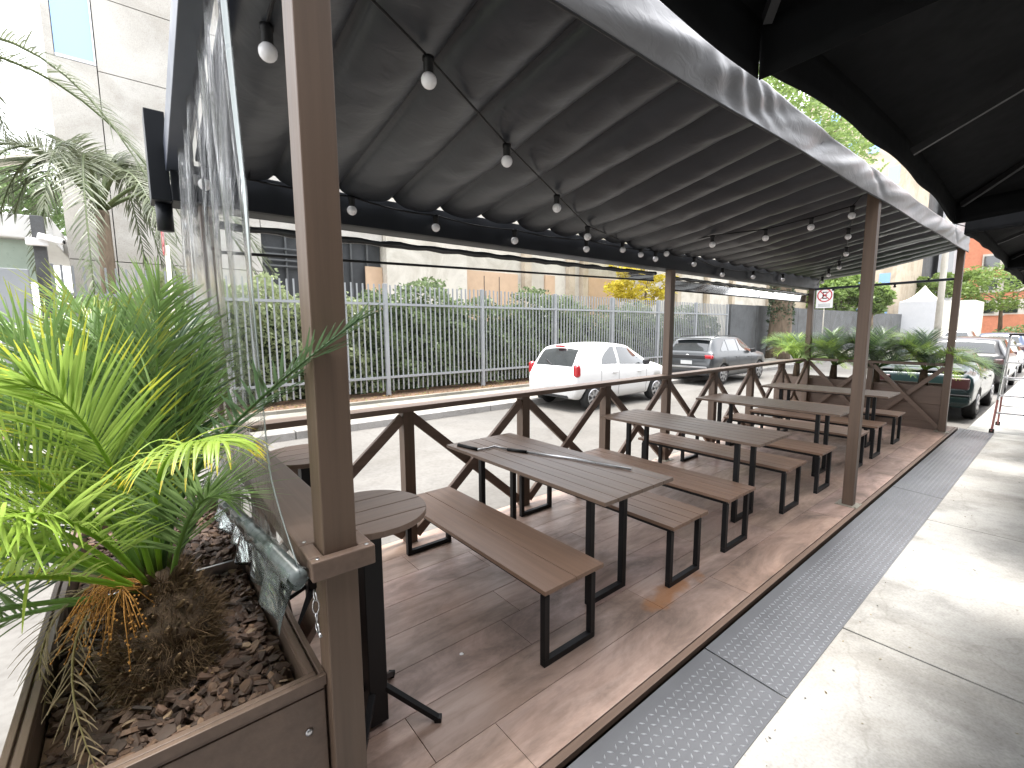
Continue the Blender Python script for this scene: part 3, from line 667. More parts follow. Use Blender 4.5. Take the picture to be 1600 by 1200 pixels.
# petioles bundle + fronds
fr = [  # azimuth (deg from +X toward +Y), elevation, length, arch, material, colour, leaflet length
 (95, 78, 1.00, .5, 'frond', (1,1,1)), (60, 74, .95, .7, 'frond', (.9,1,.9)), (130, 72, 1.0, .7, 'frond_young', (.8,.9,.8)),
 (160, 66, 1.0, .9, 'frond', (1.1,1.1,1)), (190, 60, 1.0, 1.0, 'frond_young', (1,1,1)), (215, 55, 1.0, 1.0, 'frond_young', (.9,1,1)), (80, 58, 1.0, .9, 'frond', (.9,1,1)),
 (108, 55, 1.05, .9, 'frond', (1,1,1)), (140, 48, 1.1, 1.0, 'frond_young', (.9,.9,1)), (172, 45, 1.05, 1.1, 'frond', (1.2,1.2,1)), 
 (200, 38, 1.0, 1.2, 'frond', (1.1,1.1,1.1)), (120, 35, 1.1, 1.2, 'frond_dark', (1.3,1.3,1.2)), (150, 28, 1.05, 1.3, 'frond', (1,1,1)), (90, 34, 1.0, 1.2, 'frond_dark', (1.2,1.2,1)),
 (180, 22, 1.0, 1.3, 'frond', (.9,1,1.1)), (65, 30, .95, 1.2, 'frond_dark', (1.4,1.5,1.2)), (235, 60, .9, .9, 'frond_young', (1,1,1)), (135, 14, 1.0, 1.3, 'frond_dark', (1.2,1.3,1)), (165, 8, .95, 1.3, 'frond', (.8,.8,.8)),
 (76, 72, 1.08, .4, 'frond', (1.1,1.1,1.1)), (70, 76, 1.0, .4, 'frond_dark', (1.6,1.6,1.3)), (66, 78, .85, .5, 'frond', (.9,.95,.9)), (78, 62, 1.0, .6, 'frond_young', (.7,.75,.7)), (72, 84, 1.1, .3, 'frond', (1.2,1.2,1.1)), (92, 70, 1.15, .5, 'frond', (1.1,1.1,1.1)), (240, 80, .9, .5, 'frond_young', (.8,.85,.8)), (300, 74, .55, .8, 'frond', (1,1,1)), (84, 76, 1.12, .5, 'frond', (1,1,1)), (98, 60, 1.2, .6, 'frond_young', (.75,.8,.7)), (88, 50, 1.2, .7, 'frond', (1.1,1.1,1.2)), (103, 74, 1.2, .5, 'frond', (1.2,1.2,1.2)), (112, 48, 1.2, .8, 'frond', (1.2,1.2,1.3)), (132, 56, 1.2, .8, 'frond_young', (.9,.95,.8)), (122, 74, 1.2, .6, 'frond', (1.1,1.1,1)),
 (170, 78, 1.05, .6, 'frond', (1,1,1)), (145, 82, 1.05, .5, 'frond', (.9,1,.9)), (200, 70, 1.0, .9, 'frond_young', (1,1,1)), (185, 50, 1.1, 1.0, 'frond_young', (1,1,.9)), (125, 62, 1.1, .8, 'frond', (1.1,1.1,1.1)), (100, 46, 1.1, 1.0, 'frond', (1.1,1.1,1.1)), (160, 38, 1.1, 1.2, 'frond', (1.2,1.2,1.2)), (225, 45, 1.0, 1.1, 'frond_young', (1.1,1,1)),
 (105, 66, .95, .7, 'frond_young', (.8,.85,.8)), (75, 68, .9, .7, 'frond', (1,1,1)), (150, 60, 1.0, .8, 'frond', (.95,1,.9)), (115, 84, .95, .4, 'frond', (.9,.95,.9))]
for i, (az, el, L_, ar, mt, col) in enumerate(fr):
    base = cr+Vector((math.cos(math.radians(az))*.035, math.sin(math.radians(az))*.035, -.03+rp.uniform(-.03,.02)))
    L_ *= 1.19
    mb = frond(polar(base, az+rp.uniform(-5,5), el, L_, ar, rp.uniform(-.08,.08)), n=58, ll=.30, lw=.0042, start=.22, rnd=rp, col=col, droop=.5, twist=rp.uniform(-.9,.9), tip_col=(1.5,1.1,.6) if i % 5 == 0 else None, jitter=.22)
    obj('frond', mb, M[mt], palm)
# the bright frond arching toward the post, leaflets hanging in a fan
mb = frond((cr, Vector((-.40,1.76,1.28)), Vector((-.36,1.42,1.47)), Vector((-.25,1.17,1.475))), n=30, ll=.26, lw=.0048, rnd=rp, col=(1.1,1.05,.9), droop=1.25, ang=(75,22), vfold=.05, jitter=.12, start=.52, tip_col=(1.6,.95,.3), seg=6)
obj('frond', mb, M['frond_young'], palm, label='bright yellow green frond drooping toward the post')
# the dark frond crossing the post
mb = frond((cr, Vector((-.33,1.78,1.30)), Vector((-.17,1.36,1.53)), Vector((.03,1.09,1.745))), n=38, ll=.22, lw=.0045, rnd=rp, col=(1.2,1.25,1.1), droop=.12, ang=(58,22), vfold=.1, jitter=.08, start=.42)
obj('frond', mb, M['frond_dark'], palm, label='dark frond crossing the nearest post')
# dead fronds and flower stalks
for (p0, p1, p2, p3, n_) in (((-.44,1.78,.9),(-.60,1.80,.98),(-.63,1.62,.80),(-.54,1.36,.70), 22), ((-.42,1.80,.9),(-.58,1.95,1.0),(-.72,1.86,.84),(-.66,1.70,.70), 24), ((-.44,1.80,.9),(-.66,2.1,1.0),(-.9,2.2,.9),(-1.02,2.25,.7),28)):
    mb = frond((p0,p1,p2,p3), n=n_, ll=.11, lw=.0018, rnd=rp, col=(1,1,1), droop=1.0, ang=(45,20), jitter=.35, start=.25, rach=.004)
    obj('dead_frond', mb, M['frond_dead'], palm)
b = MB()
for i in range(5):
    a0 = cr+Vector((-.03,-.05,.0)); az = math.radians(150+20*i); h = Vector((math.cos(az), math.sin(az), 0))
    for j in range(13):
        w = Vector((rp.gauss(0,.03), rp.gauss(0,.03), rp.gauss(0,.015))); L_ = rp.uniform(.08,.20)
        m0 = a0+h*.10+Vector((0,0,.05)); e = a0+h*L_+w*2+Vector((0,0,-.02-rp.random()*.09))
        b.tube([a0, m0+w*.3, (m0+e)/2+Vector((0,0,.03)), e], .0013, 4)
        for q in range(5):
            pp = e.lerp((m0+e)/2+Vector((0,0,.03)), q/6)+Vector((rp.gauss(0,.004),)*3); b.lathe(pp, [(.001,-.003),(.0034,0),(.001,.003)], 5)
obj('flower_stalks', b, M['fruit'], palm)

# far planter + palms
pl2 = planter('dark brown planter behind the far railing with several palms', XE+.09, XE+.66, 1.30, 3.9, .73, (XE+.37, 2.6, ZG), .65)
tag(chips(XE+.13, XE+.62, 1.34, 3.86, .65, 500, .03, .05, seed=8), 'bark chips in the far planter', 'bark chips', kind='stuff')
def far_palm(loc, label, k=1.0, mt=('frond','frond_dark','frond_young'), seed=1, n=34, wts=(5,4,2), group='palms in the far planter', L0=1.15, ll=.30, th=.34, tr=.07, leaf=38, lw=.0045, els=(18,86), trunkm='fibre', droop=.6, arch=1.0):
    t = thing('palm', label, 'palm', loc, group); r = random.Random(seed)
    b = MB(); b.tube([(0,0,0),(0.0,0,th*.5),(0.01,0,th)], [tr,tr*.9,tr*.7], 12); obj('trunk', b, M[trunkm], t, world=False)
    for i in range(n):
        az = i*137.5+r.uniform(-15,15); el = els[0]+(els[1]-els[0])*((i*.618) % 1)
        mb = frond(polar((0,0,th-.02), az, el, L0*k*r.uniform(.85,1.1), arch*r.uniform(.8,1.2), r.uniform(-.1,.1)), n=leaf, ll=ll*k, lw=lw, rnd=r, col=mul((1,1,1), r.uniform(.8,1.2)), seg=3, droop=droop, rach=.006*L0, jitter=.12)
        obj('frond', mb, M[r.choices(mt, wts)[0]], t, world=False)
    return t
far_palm((XE+.38, 1.62, .64), 'far planter palm by the sidewalk side post, fronds reaching over the green car', 1.0, seed=2)
far_palm((XE+.36, 2.28, .64), 'far planter palm with the tallest dark fronds, second from the sidewalk', 1.05, seed=3, wts=(3,6,1))
far_palm((XE+.38, 2.95, .64), 'far planter palm just right of the street side corner post', .95, seed=4)
far_palm((XE+.38, 3.60, .64), 'far planter palm outside the corner post, bright green', .95, seed=6, wts=(3,2,5))

# ---------------------------------------------------------------- clear curtain at the near end
cur = thing('clear_curtain', 'crumpled clear plastic curtain hanging beside the nearest post', 'plastic curtain', (-.1, 2.5, .75))
rc = random.Random(9); ph = [rc.uniform(0,6.28) for _ in range(8)]
def curt(u, v):
    # u across, v down
    ye = 1.72-.30*min(1,v/.45)*.62-.06*v-.26*max(0,(v-.88)/.12)**1.5; zt = 2.845-(ye-1.7)*.195
    e0 = Vector((-.10, ye, 2.86+(1.10-2.86)*v)); e1 = Vector((-.13, 3.19, 2.60+(.83-2.60)*v)); p = e0.lerp(e1, u)
    am = .0105*(.4+.9*math.sin(PI*min(1,v+.12)))
    p.z += .13*(1-v)**3+.02*(1-v)
    p.x += am*(math.sin(u*46+ph[0]+v*2)+.6*math.sin(u*83+ph[1]-3*v)+.5*math.sin(u*19+ph[4])) - .012*math.sin(PI*v)
    p.y += .010*math.sin(u*60+ph[2]+5*v)
    return tuple(p)
b = MB(); b.grid(curt, 150, 60); obj('clear_sheet', b, M['pvc'], cur)
b = MB(); b.grid(lambda u, v: tuple(Vector(curt(u*.016, v))+Vector((-.004,-.004,0))), 6, 50); obj('welt_edge', b, mat('pvc_welt', (.30,.34,.34), .3, var=.15), cur, solid=.002)
pr0, pr1 = Vector((-.112, 1.22, 1.075)), Vector((-.118, 3.14, .80))
b = MB()
def roll(u, v):
    p = pr0.lerp(pr1, u); a = v*2*PI; r = .028*(1+.14*math.sin(u*31+3*math.sin(a))+.08*math.sin(u*67+2*a)); ax = math.cos(a)*r*1.0; 
    return (p.x+ax, p.y, p.z+math.sin(a)*r)
b.grid(roll, 120, 24); obj('rolled_hem', b, M['pvc_roll'], cur)
b = MB(); b.tube([pr0+Vector((0,-.01,.012)), pr1+Vector((0,0,.012))], .021, 12); obj('hem_bar', b, mat('hem_bar', (.11,.13,.13), .3, var=.5, scale=(8,20,8)), cur)
# loose fold hanging under the roll
def lf(u, v):
    p = pr0.lerp(pr1, u*.75+.02); return (p.x-.035*v-.012*math.sin(u*40+2*v)-.01*math.sin(u*17), p.y+.01*math.sin(9*u), p.z-.02-(.13-.08*u)*v-.008*math.sin(u*30)*v)
b = MB(); b.grid(lf, 60, 8); obj('loose_fold', b, pvc('pvc_fold', .45, .06, (20, 8, 20), .9, (.8,.88,.86)), cur, solid=.0012)
# snap hook chain
ch = thing('snap_hook', 'small steel snap hook and rings hanging off the curtain by the post', 'hook', (-.06, 1.24, 1.0))
def ring(b, c, r, rr, ax='x', n=18, sx=1, sz=1):
    pts = [(c[0]+(0 if ax == 'x' else math.cos(2*PI*k/n)*r*sx), c[1]+(math.cos(2*PI*k/n)*r*sx if ax == 'x' else 0), c[2]+math.sin(2*PI*k/n)*r*sz) for k in range(n+1)]
    b.tube(pts, rr, 6, cap=False)
b = MB(); ring(b, (-.075, 1.215, 1.02), .014, .0018); obj('ring', b, M['steel'], ch)
b = MB(); ring(b, (-.073, 1.222, .985), .008, .0016, 'y', sz=2.6); b.tube([(-.073,1.222,.966),(-.073,1.22,.942)], .0035, 8); obj('swivel', b, M['steel'], ch)
b = MB(); ring(b, (-.073, 1.218, .927), .014, .002); b.tube([(-.073,1.206,.922),(-.073,1.19,.914)], .004, 6); obj('snap', b, M['steel'], ch)

# ---------------------------------------------------------------- rolled clear blinds on the street side
def blind(label, pa, pb, drop0, drop1, ax=(0,1,0)):
    t = thing('rolled_blind', label, 'rolled blind', tuple((Vector(pa)+Vector(pb))/2)); pa, pb = Vector(pa), Vector(pb); r = random.Random(4)
    b = MB(); K = 60
    b.tube([pa.lerp(pb, k/K)+Vector((0,0,.004*math.sin(k*1.7))) for k in range(K+1)], [.023+.003*math.sin(k*1.3)+r.uniform(-.002,.002) for k in range(K+1)], 12); obj('roll', b, mat('roll_pvc', (.05,.055,.06), .22, var=.6, scale=(2,30,30), bump=.5, bscale=(3,40,40), bdist=.01), t)
    b = MB(); b.grid(lambda u, v: tuple(pa.lerp(pb, u)+Vector(ax)*(.02+.003*math.sin(u*25+3*v))+Vector((0,0,-.02-(drop0+(drop1-drop0)*u)*v))), 60, 6); obj('clear_sheet', b, M['pvc_blind'], t)
    b = MB(); b.tube([pa+Vector(ax)*.02+Vector((0,0,-.02-drop0)), pb+Vector(ax)*.02+Vector((0,0,-.02-drop1))], .010, 8); obj('bottom_bar', b, M['black'], t)
    return t
blind('rolled clear blind under the gutter left of the middle street post', (-.0, 3.34, 2.345), (4*P-.26, 3.34, 2.375), .135, .06)
blind('rolled clear blind under the gutter right of the middle street post', (4*P+.06, 3.34, 2.35), (8*P-.06, 3.34, 2.33), .13, .12)
t = thing('roller_tube', 'slim grey roller tube across the far end under the roof', 'roller tube', (XE, 2.28, 2.42))
b = MB(); b.tube([(XE, YF+.05, 2.46), (XE, YW-.05, 2.43)], .022, 12); obj('tube', b, M['rail_grey'], t)
for yy, zo in ((1.62, .03), (2.05, -.035), (2.55, -.035), (2.95, -.03)):
    b = MB(); b.lathe((XE, yy, 2.445+zo), [(.015,-.03),(.025,-.02),(.012,0),(.02,.02),(.015,.025)], 10); obj('clamp', b, M['black'], t)
# clear screen of the far end
t = thing('clear_curtain', 'flat clear plastic screen closing the far end above the railing', 'plastic curtain', (XE+.03, 2.28, 1.2))
b = MB(); b.grid(lambda u, v: (XE+.03+.006*math.sin(u*30), YF+.06+u*(YW-YF-.12), 1.14+v*1.29), 40, 10)
m = bpy.data.materials.new('clear_screen'); m.use_nodes = True; tt = m.node_tree; tt.nodes.clear(); oo = N(tt,'ShaderNodeOutputMaterial'); a1 = N(tt,'ShaderNodeBsdfTransparent'); a2 = N(tt,'ShaderNodeBsdfDiffuse'); a3 = N(tt,'ShaderNodeMixShader'); a3.inputs[0].default_value = .06
a2.inputs[0].default_value = (.8,.83,.85,1); tt.links.new(a1.outputs[0], a3.inputs[1]); tt.links.new(a2.outputs[0], a3.inputs[2]); tt.links.new(a3.outputs[0], oo.inputs[0])
obj('clear_sheet', b, m, t)

# ---------------------------------------------------------------- string lights
def strand(label, pts, bulbs, sag=.0, drop=.05, br=.032):
    pts = [Vector(p) for p in pts]; t = thing('string_lights', label, 'string lights', tuple(pts[0]), 'strings of globe bulbs')
    b = MB(); path = []
    for a, c in zip(pts, pts[1:]):
        for k in range(8): f = k/8; path.append(a.lerp(c, f)-Vector((0,0,sag*4*f*(1-f))))
    path.append(pts[-1]); b.tube(path, .006, 5); obj('cable', b, M['black'], t)
    for p in bulbs:
        p = Vector(p); q = MB(); q.smooth = True
        n = 9; prof = [(br*math.sin(PI*k/n)+1e-4, -br*math.cos(PI*k/n)) for k in range(n+1)]
        q.lathe(p, prof, 16); o = obj('bulb', q, M['bulb'], t)
        s = MB(); s.lathe(p+Vector((0,0,br*.72)), [(.017,0),(.020,.004),(.020,.045),(.024,.05),(.024,.066),(.010,.07)], 12); so = obj('socket', s, M['black'], None); so.parent = o; so.data.transform(Matrix.Translation(-parent_loc(o)))
    return t
up = Vector((0,0,.09))
B1 = [(.615,1.754,2.718),(1.301,2.108,2.649),(2.041,2.458,2.581),(2.755,2.797,2.515),(3.70,3.14,2.545),(4.05,3.16,2.53)]
strand('diagonal string of globe bulbs from the nearest post to the middle street post', [(.03,1.33,2.86),(.101,1.49,2.83)]+[Vector(p)+up for p in B1]+[(4.82,3.2,2.6)], B1)
B2 = [(-.02,3.17,2.53),(.811,3.17,2.515),(1.454,3.17,2.487),(2.234,3.17,2.479),(3.16,3.17,2.50),(4.35,3.17,2.51),(5.2,3.17,2.52),(5.95,3.17,2.44),(6.9,3.17,2.47),(8.0,3.17,2.5)]
strand('string of globe bulbs along the dark gutter beam', [Vector(p)+up for p in B2], B2, sag=.02)
B3 = [(4.40,3.06,2.56),(4.335,2.485,2.575),(4.783,2.148,2.641),(4.945,1.787,2.712),(5.015,1.468,2.774)]
strand('string of globe bulbs crossing from the middle street post to the middle sidewalk post', [(4.84,3.2,2.6)]+[Vector(p)+up for p in B3]+[(4.9,1.33,2.97)], B3)
B4 = [(5.907,1.73,2.723),(6.932,2.018,2.667),(7.873,2.353,2.601),(8.6,2.7,2.57),(9.3,3.0,2.52)]
strand('far string of globe bulbs running to the street side corner post', [(4.92,1.34,2.97)]+[Vector(p)+up for p in B4]+[(9.68,3.2,2.5)], B4)
B5 = [(.058,1.913,2.70)]
strand('short cable with one globe bulb beside the nearest guide rail', [(.04,1.33,2.88),(.058,1.90,2.79),(.2,3.15,2.60)], B5)

# ---------------------------------------------------------------- black umbrellas overhead
def umbrella(label, x0, x1, y0, y1, zb, zt, dz=0, SG=-.02):
    cx, cy = (x0+x1)/2, (y0+y1)/2; t = thing('umbrella', label, 'umbrella', (cx, cy, -.034), 'black market umbrellas over the sidewalk')
    b = MB(); ap = Vector((cx, cy, zt+.75)); vh = .13
    cs = [Vector((x0,y0,zb+vh)), Vector((x1,y0,zb+vh+dz)), Vector((x1,y1,zb+vh+dz)), Vector((x0,y1,zb+vh))]
    for i in range(4):
        a, c = cs[i], cs[(i+1)%4]
        b.grid(lambda u, v, a=a, c=c: tuple((a.lerp(c, u)-Vector((0,0,SG*4*u*(1-u)))).lerp(ap, v)-Vector((0,0,.05*math.sin(PI*v)))), 16, 8)
        o_ = ((a+c)/2-Vector((cx,cy,(a.z+c.z)/2))).normalized()
        b.grid(lambda u, v, a=a, c=c, o_=o_: tuple(a.lerp(c, u)-Vector((0,0,SG*4*u*(1-u)+v*(vh+.002*math.sin(u*40))))+o_*(.006*math.sin(u*21)*v)), 60, 4)
    obj('canopy', b, M['black_cloth'], t, solid=.002)
    for i in range(4):
        for q in (cs[i], (cs[i]+cs[(i+1)%4])/2):
            b = MB(); b.bar(q.lerp(ap, .02)-Vector((0,0,.04)), q.lerp(ap, .97)-Vector((0,0,.06)), .02, .03); obj('rib', b, M['trim'], t)
    b = MB(); b.tube([(cx,cy,-.0),(cx,cy,ap.z-.02)], .035, 14); obj('pole', b, M['black'], t)
    b = MB(); b.box(cx-.4,cx+.4,cy-.4,cy+.4,-.032,.06); obj('base', b, M['black'], t, bevel=.01)
    return t
umbrella('black umbrella overhead, nearest, reaching over the camera', -2.9, .84, -2.5, .55, 2.332, 2.5, -.01)
umbrella('black umbrella overhead beside the long pale valance', .883, 3.63, -2.5, .55, 2.359, 2.5, -.006, -.058)
umbrella('black umbrella farther along the sidewalk above the stepladder', 4.40, 7.6, -2.5, .59, 2.394, 2.5)
umbrella('farthest black umbrella at the right edge of the picture', 8.1, 11.3, -2.5, .65, 2.41, 2.5)

# ---------------------------------------------------------------- unseen building on the near side of the sidewalk, added to block sky light
b = MB(); b.box(-14, 22, -9, -4.2, -.03, 11); tag(obj('unseen_building', b, M['wall_grey']), 'plain dark building out of view behind the umbrellas, added to block sky light', 'building')
# ---------------------------------------------------------------- fence
fe = thing('picket_fence', 'grey steel picket fence across the street in front of the hedge', 'fence', (11, 11.4, -.03))
FX = [-1.45+3.07*i for i in range(9)]
FT = 2.86
for x in FX[0:]:
    b = MB(); b.box(x-.05, x+.05, 11.35, 11.45, -.03, FT+.02); obj('post', b, M['fence'], fe, bevel=.004)
for a, c in zip(FX, FX[1:]):
    b = MB(); n = 20
    for k in range(1, n+1):
        xx = a+(c-a)*k/(n+1); b.box(xx-.016, xx+.016, 11.385, 11.417, .10, FT+R.uniform(-.01,.01))
    obj('picket_panel', b, M['fence'], fe)
    for z in (2.36, .46):
        b = MB(); b.box(a+.051, c-.051, 11.345, 11.384, z-.03, z+.03); obj('rail', b, M['fence'], fe)
b = MB(); x = 23.3
while x < 75:
    b.box(x, x+2.96, 11.3, 11.5, -.03, 2.9+R.uniform(-.02,.02)); x += 3
tag(obj('street_wall', b, M['wall_grey']), 'plain dark grey wall continuing past the fence and the ivy tree', 'wall')
# gate posts at the left
b = MB(); b.box(-2.06, -1.66, 10.9, 11.05, -.03, 2.72); tag(obj('gate_pillar', b, M['fence'], bevel=.01), 'wide light grey pillar at the left end of the fence', 'pillar')
gp = thing('camera_post', 'dark post carrying a white security camera at the fence end', 'post', (-1.5, 11.1, -.03)); b = MB(); b.box(-1.585, -1.43, 11.08, 11.22, -.03, 3.62); obj('post', b, M['wall_grey'], gp, bevel=.01)
cm = thing('security_camera', 'white security camera fixed to the dark post', 'camera', (-1.5, 11.0, 3.2)); b = MB(); b.box(-1.66, -1.38, 10.98, 11.07, 3.12, 3.24); b.bar((-1.5,10.99,3.28),(-1.20,10.92,3.2),.12,.10); obj('housing', b, M['white'], cm, bevel=.02)
b = MB(); b.lathe((-1.195,10.92,3.2), [(.035,0),(.03,.02)], 12, axis='x'); obj('lens', b, M['black'], cm)
# ---------------------------------------------------------------- foliage helpers
def leaves(b, c, rad, n, s, r, clump=.0, flat=0):
    for i in range(n):
        while 1:
            p = Vector((r.uniform(-1,1), r.uniform(-1,1), r.uniform(-1,1)))
            if p.length <= 1: break
        if r.random() < .7: p = p.normalized()*r.uniform(.65,1.02)
        q = Vector(c)+Vector((p.x*rad[0], p.y*rad[1], p.z*rad[2]))
        a = Vector((r.gauss(0,1), r.gauss(0,1), r.gauss(0,.6))).normalized(); bb = a.cross(Vector((r.gauss(0,1), r.gauss(0,1), r.gauss(0,1)))).normalized()
        ss = s*r.uniform(.6,1.3); b.cur = mul((1,1,1), r.uniform(.55,1.5)); 
        b.add([q-a*ss, q+bb*ss*.42, q+a*ss, q-bb*ss*.42], [(0,1,2,3)])
def tree(name, label, base, trunk, crown_c, crown_r, nclump, per, leaf, mt, seed, trunk_r=.3, group=None, cat='tree', limbs=7, crad=(.28,.5), bark='bark'):
    r = random.Random(seed); t = thing(name, label, cat, base, group)
    top = Vector(trunk); b = MB(); ba = Vector(base)
    pts = [ba.lerp(top, k/8)+Vector((math.sin(k*1.1)*.04, math.cos(k)*.04, 0))*(k>0) for k in range(9)]
    b.tube(pts, [trunk_r*(1.25-.55*k/8) for k in range(9)], 16)
    cc = Vector(crown_c)
    for k in range(limbs):
        a = 2*PI*k/limbs+r.random(); e = cc+Vector((math.cos(a)*crown_r[0]*.75, math.sin(a)*crown_r[1]*.75, r.uniform(-.3,.5)*crown_r[2]))
        m = top.lerp(e, .5)+Vector((0,0,.12*crown_r[2])); b.tube([top-Vector((0,0,.15)), m, e], [trunk_r*.5, trunk_r*.3, trunk_r*.08], 8)
    obj('trunk', b, M[bark], t)
    b = MB()
    for k in range(nclump):
        while 1:
            p = Vector((r.uniform(-1,1), r.uniform(-1,1), r.uniform(-1,1)))
            if p.length <= 1: break
        p = p.normalized()*(p.length**.4)
        c = cc+Vector((p.x*crown_r[0], p.y*crown_r[1], p.z*crown_r[2])); q = r.uniform(*crad)*min(crown_r)
        leaves(b, c, (q*1.3, q*1.3, q*.75), per, leaf, r)
    obj('crown', b, M[mt], t); return t
# hedge
for (x0, x1, pal, lab, sd, zt) in ((-1.35, 4.3, 1, 'pale loose shrubs behind the left end of the picket fence', 1, 2.45), (4.3, 13.2, 0, 'dense dark hedge behind the picket fence left of the white car', 2, 2.55), (13.2, 23.0, 0, 'dense dark hedge behind the fence beyond the white car', 3, 2.2)):
    r = random.Random(sd); t = thing('hedge', lab, 'hedge', ((x0+x1)/2, 12.3, -.03), 'hedges behind the fence')
    b = MB(); n = int((x1-x0)*1500)
    for i in range(n):
        x = r.uniform(x0, x1); h = zt+.28*math.sin(x*1.3)+.18*math.sin(x*3.1+1)+.1*math.sin(x*7)
        z = .05+(h-.05)*(r.random()**.8); y = 11.62+.35*r.random()**2+.12*math.sin(x*5+z*4)+.1*math.sin(z*9+x*2)
        if r.random() < .18: z = h+r.uniform(-.1,.18); y = 11.7+r.random()*1.0
        a = Vector((r.gauss(0,1), r.gauss(0,.5), r.gauss(0,.8))).normalized(); bb = a.cross(Vector((r.gauss(0,.4), -1, r.gauss(0,.4)))).normalized(); s = r.uniform(.045,.085)
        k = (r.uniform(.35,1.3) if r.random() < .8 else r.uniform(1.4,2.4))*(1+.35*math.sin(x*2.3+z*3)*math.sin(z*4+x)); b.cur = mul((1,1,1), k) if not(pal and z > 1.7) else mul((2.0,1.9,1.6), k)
        q = Vector((x,y,z)); b.add([q-a*s, q+bb*s*.5, q+a*s, q-bb*s*.5], [(0,1,2,3)])
    # tall shoots
    for i in range(int((x1-x0)*(2.2 if pal else .9))):
        x = r.uniform(x0, x1); h = zt+r.uniform(.1,.75); y = 11.8+r.random()*.5; dx = r.gauss(0,.12)
        for q in range(26):
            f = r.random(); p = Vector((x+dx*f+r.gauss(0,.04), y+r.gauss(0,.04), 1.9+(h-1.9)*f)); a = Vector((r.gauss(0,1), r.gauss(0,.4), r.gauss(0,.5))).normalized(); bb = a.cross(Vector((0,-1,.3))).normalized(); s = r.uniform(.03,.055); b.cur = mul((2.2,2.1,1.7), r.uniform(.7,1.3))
            b.add([p-a*s, p+bb*s*.5, p+a*s, p-bb*s*.5], [(0,1,2,3)])
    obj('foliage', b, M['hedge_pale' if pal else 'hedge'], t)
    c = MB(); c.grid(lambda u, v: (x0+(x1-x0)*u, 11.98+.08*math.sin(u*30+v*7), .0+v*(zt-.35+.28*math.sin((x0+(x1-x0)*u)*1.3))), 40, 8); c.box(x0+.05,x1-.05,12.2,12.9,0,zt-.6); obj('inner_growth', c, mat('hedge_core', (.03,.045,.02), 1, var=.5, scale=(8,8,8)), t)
# fallen leaves / plants at the bed edge
r = random.Random(21); b = MB()
for i in range(1500):
    x = r.uniform(-1, 24); y = 10.5+r.random()*.9; s = r.uniform(.02,.05); b.cur = r.choice([(1,.8,.5),(.6,.9,.4),(1.2,.9,.6),(.5,.4,.3)])
    a = r.uniform(0,6.28); b.add([(x-math.cos(a)*s,y-math.sin(a)*s,-.02),(x+math.sin(a)*s*.5,y-math.cos(a)*s*.5,.0),(x+math.cos(a)*s,y+math.sin(a)*s,-.015+r.random()*.03),(x-math.sin(a)*s*.5,y+math.cos(a)*s*.5,.0)], [(0,1,2,3)])
tag(obj('ground_cover', b, leafmat('litter_leaf', (.14,.12,.06), (.25,.2,.1), .1, .8)), 'fallen leaves and sprigs on the earth bed by the fence', 'ground cover', kind='stuff')
# ---------------------------------------------------------------- buildings over the street
bd = thing('office_building', 'tall concrete panel building at upper left with one window coloured like reflected sky', 'building', (1, 19, -.05))
YB_ = 18.0
b = MB()
def pan(x0, x1, z0, z1, y=YB_, d=.4): b.box(x0+.012, x1-.012, y, y+d, z0+.012, z1-.012)
zs = [0, 3.72, 8.93, 10.9, 14.5, 19]
for z0, z1 in zip(zs, zs[1:]):
    pan(-.62, 1.6, z0, z1); pan(1.6, 3.22, z0, z1)
pan(-1.66, -.62, 0, 3.72); pan(-1.66, -.62, 3.72, 9.05)
pan(-1.66, -1.46, 9.05, 19, d=.5)
pan(3.22, 7.6, 5.2, 10.9); pan(3.22, 7.6, 10.9, 19)
obj('wall_panels', b, M['facade'], bd)
b = MB(); b.box(-1.6, 7.5, YB_+.41, 26, 0, 18.9); obj('core', b, M['facade'], bd)
b = MB(); b.box(-1.648, -.63, YB_+.13, YB_+.41, 9.06, 19); b.box(-1.65, 3.2, YB_+.2, YB_+.409, .0, 19); obj('joint_recess', b, M['seam'], bd)
w = MB(); w.box(-1.455, -.632, YB_+.02, YB_+.12, 9.07, 19); wo = obj('window', w, M['sky_tinted_glass'], bd)
w = MB(); w.box(-1.46, -.63, YB_-.01, YB_+.018, 9.05, 9.13); w.box(-.672,-.632,YB_-.01,YB_+.018,9.135,19); q = obj('frame', w, M['alloy'], None); q.parent = wo; q.data.transform(Matrix.Translation(-parent_loc(wo)))
b = MB(); b.box(3.25, 7.6, YB_+.3, YB_+.405, 0, 5.18); obj('dark_glazing', b, M['dark_slot'], bd)
b = MB()
for x in (4.0, 4.75, 5.3, 6.0, 6.35, 7.0): b.box(x, x+.06, YB_+.18, YB_+.29, 0, 5.17)
for z in (3.95, 4.15, 4.35, 4.55): b.box(3.3, 5.2, YB_+.12, YB_+.17, z, z+.05)
obj('mullion', b, M['wall_grey'], bd)
b = MB(); b.box(6.9, 7.6, YB_+.1, YB_+.17, 0, 4.2); obj('door_panel', b, M['panel_tan'], bd)
b2 = thing('low_building', 'pale low building with tan panels behind the hedge and fence', 'building', (20, 19, -.05))
b = MB(); b.box(7.62, 11.45, 17.7, 20, 0, 7.0); b.box(11.46, 44, 18.1, 24, 0, 7.0); obj('wall', b, M['facade_white'], b2)
for (a, c, z0, z1) in ((11.55, 14.7, 0, 4.4), (20.0, 22.8, 0, 4.6), (16.6,17.3,0,4.5)): b = MB(); b.box(a, c, 18.0, 18.095, z0, z1); obj('tan_panel', b, M['panel_tan'], b2)
b = MB()
for x in (12.6, 13.5): b.box(x, x+.03, 17.985, 17.999, 0, 4.2)
obj('panel_joints', b, M['seam'], b2)
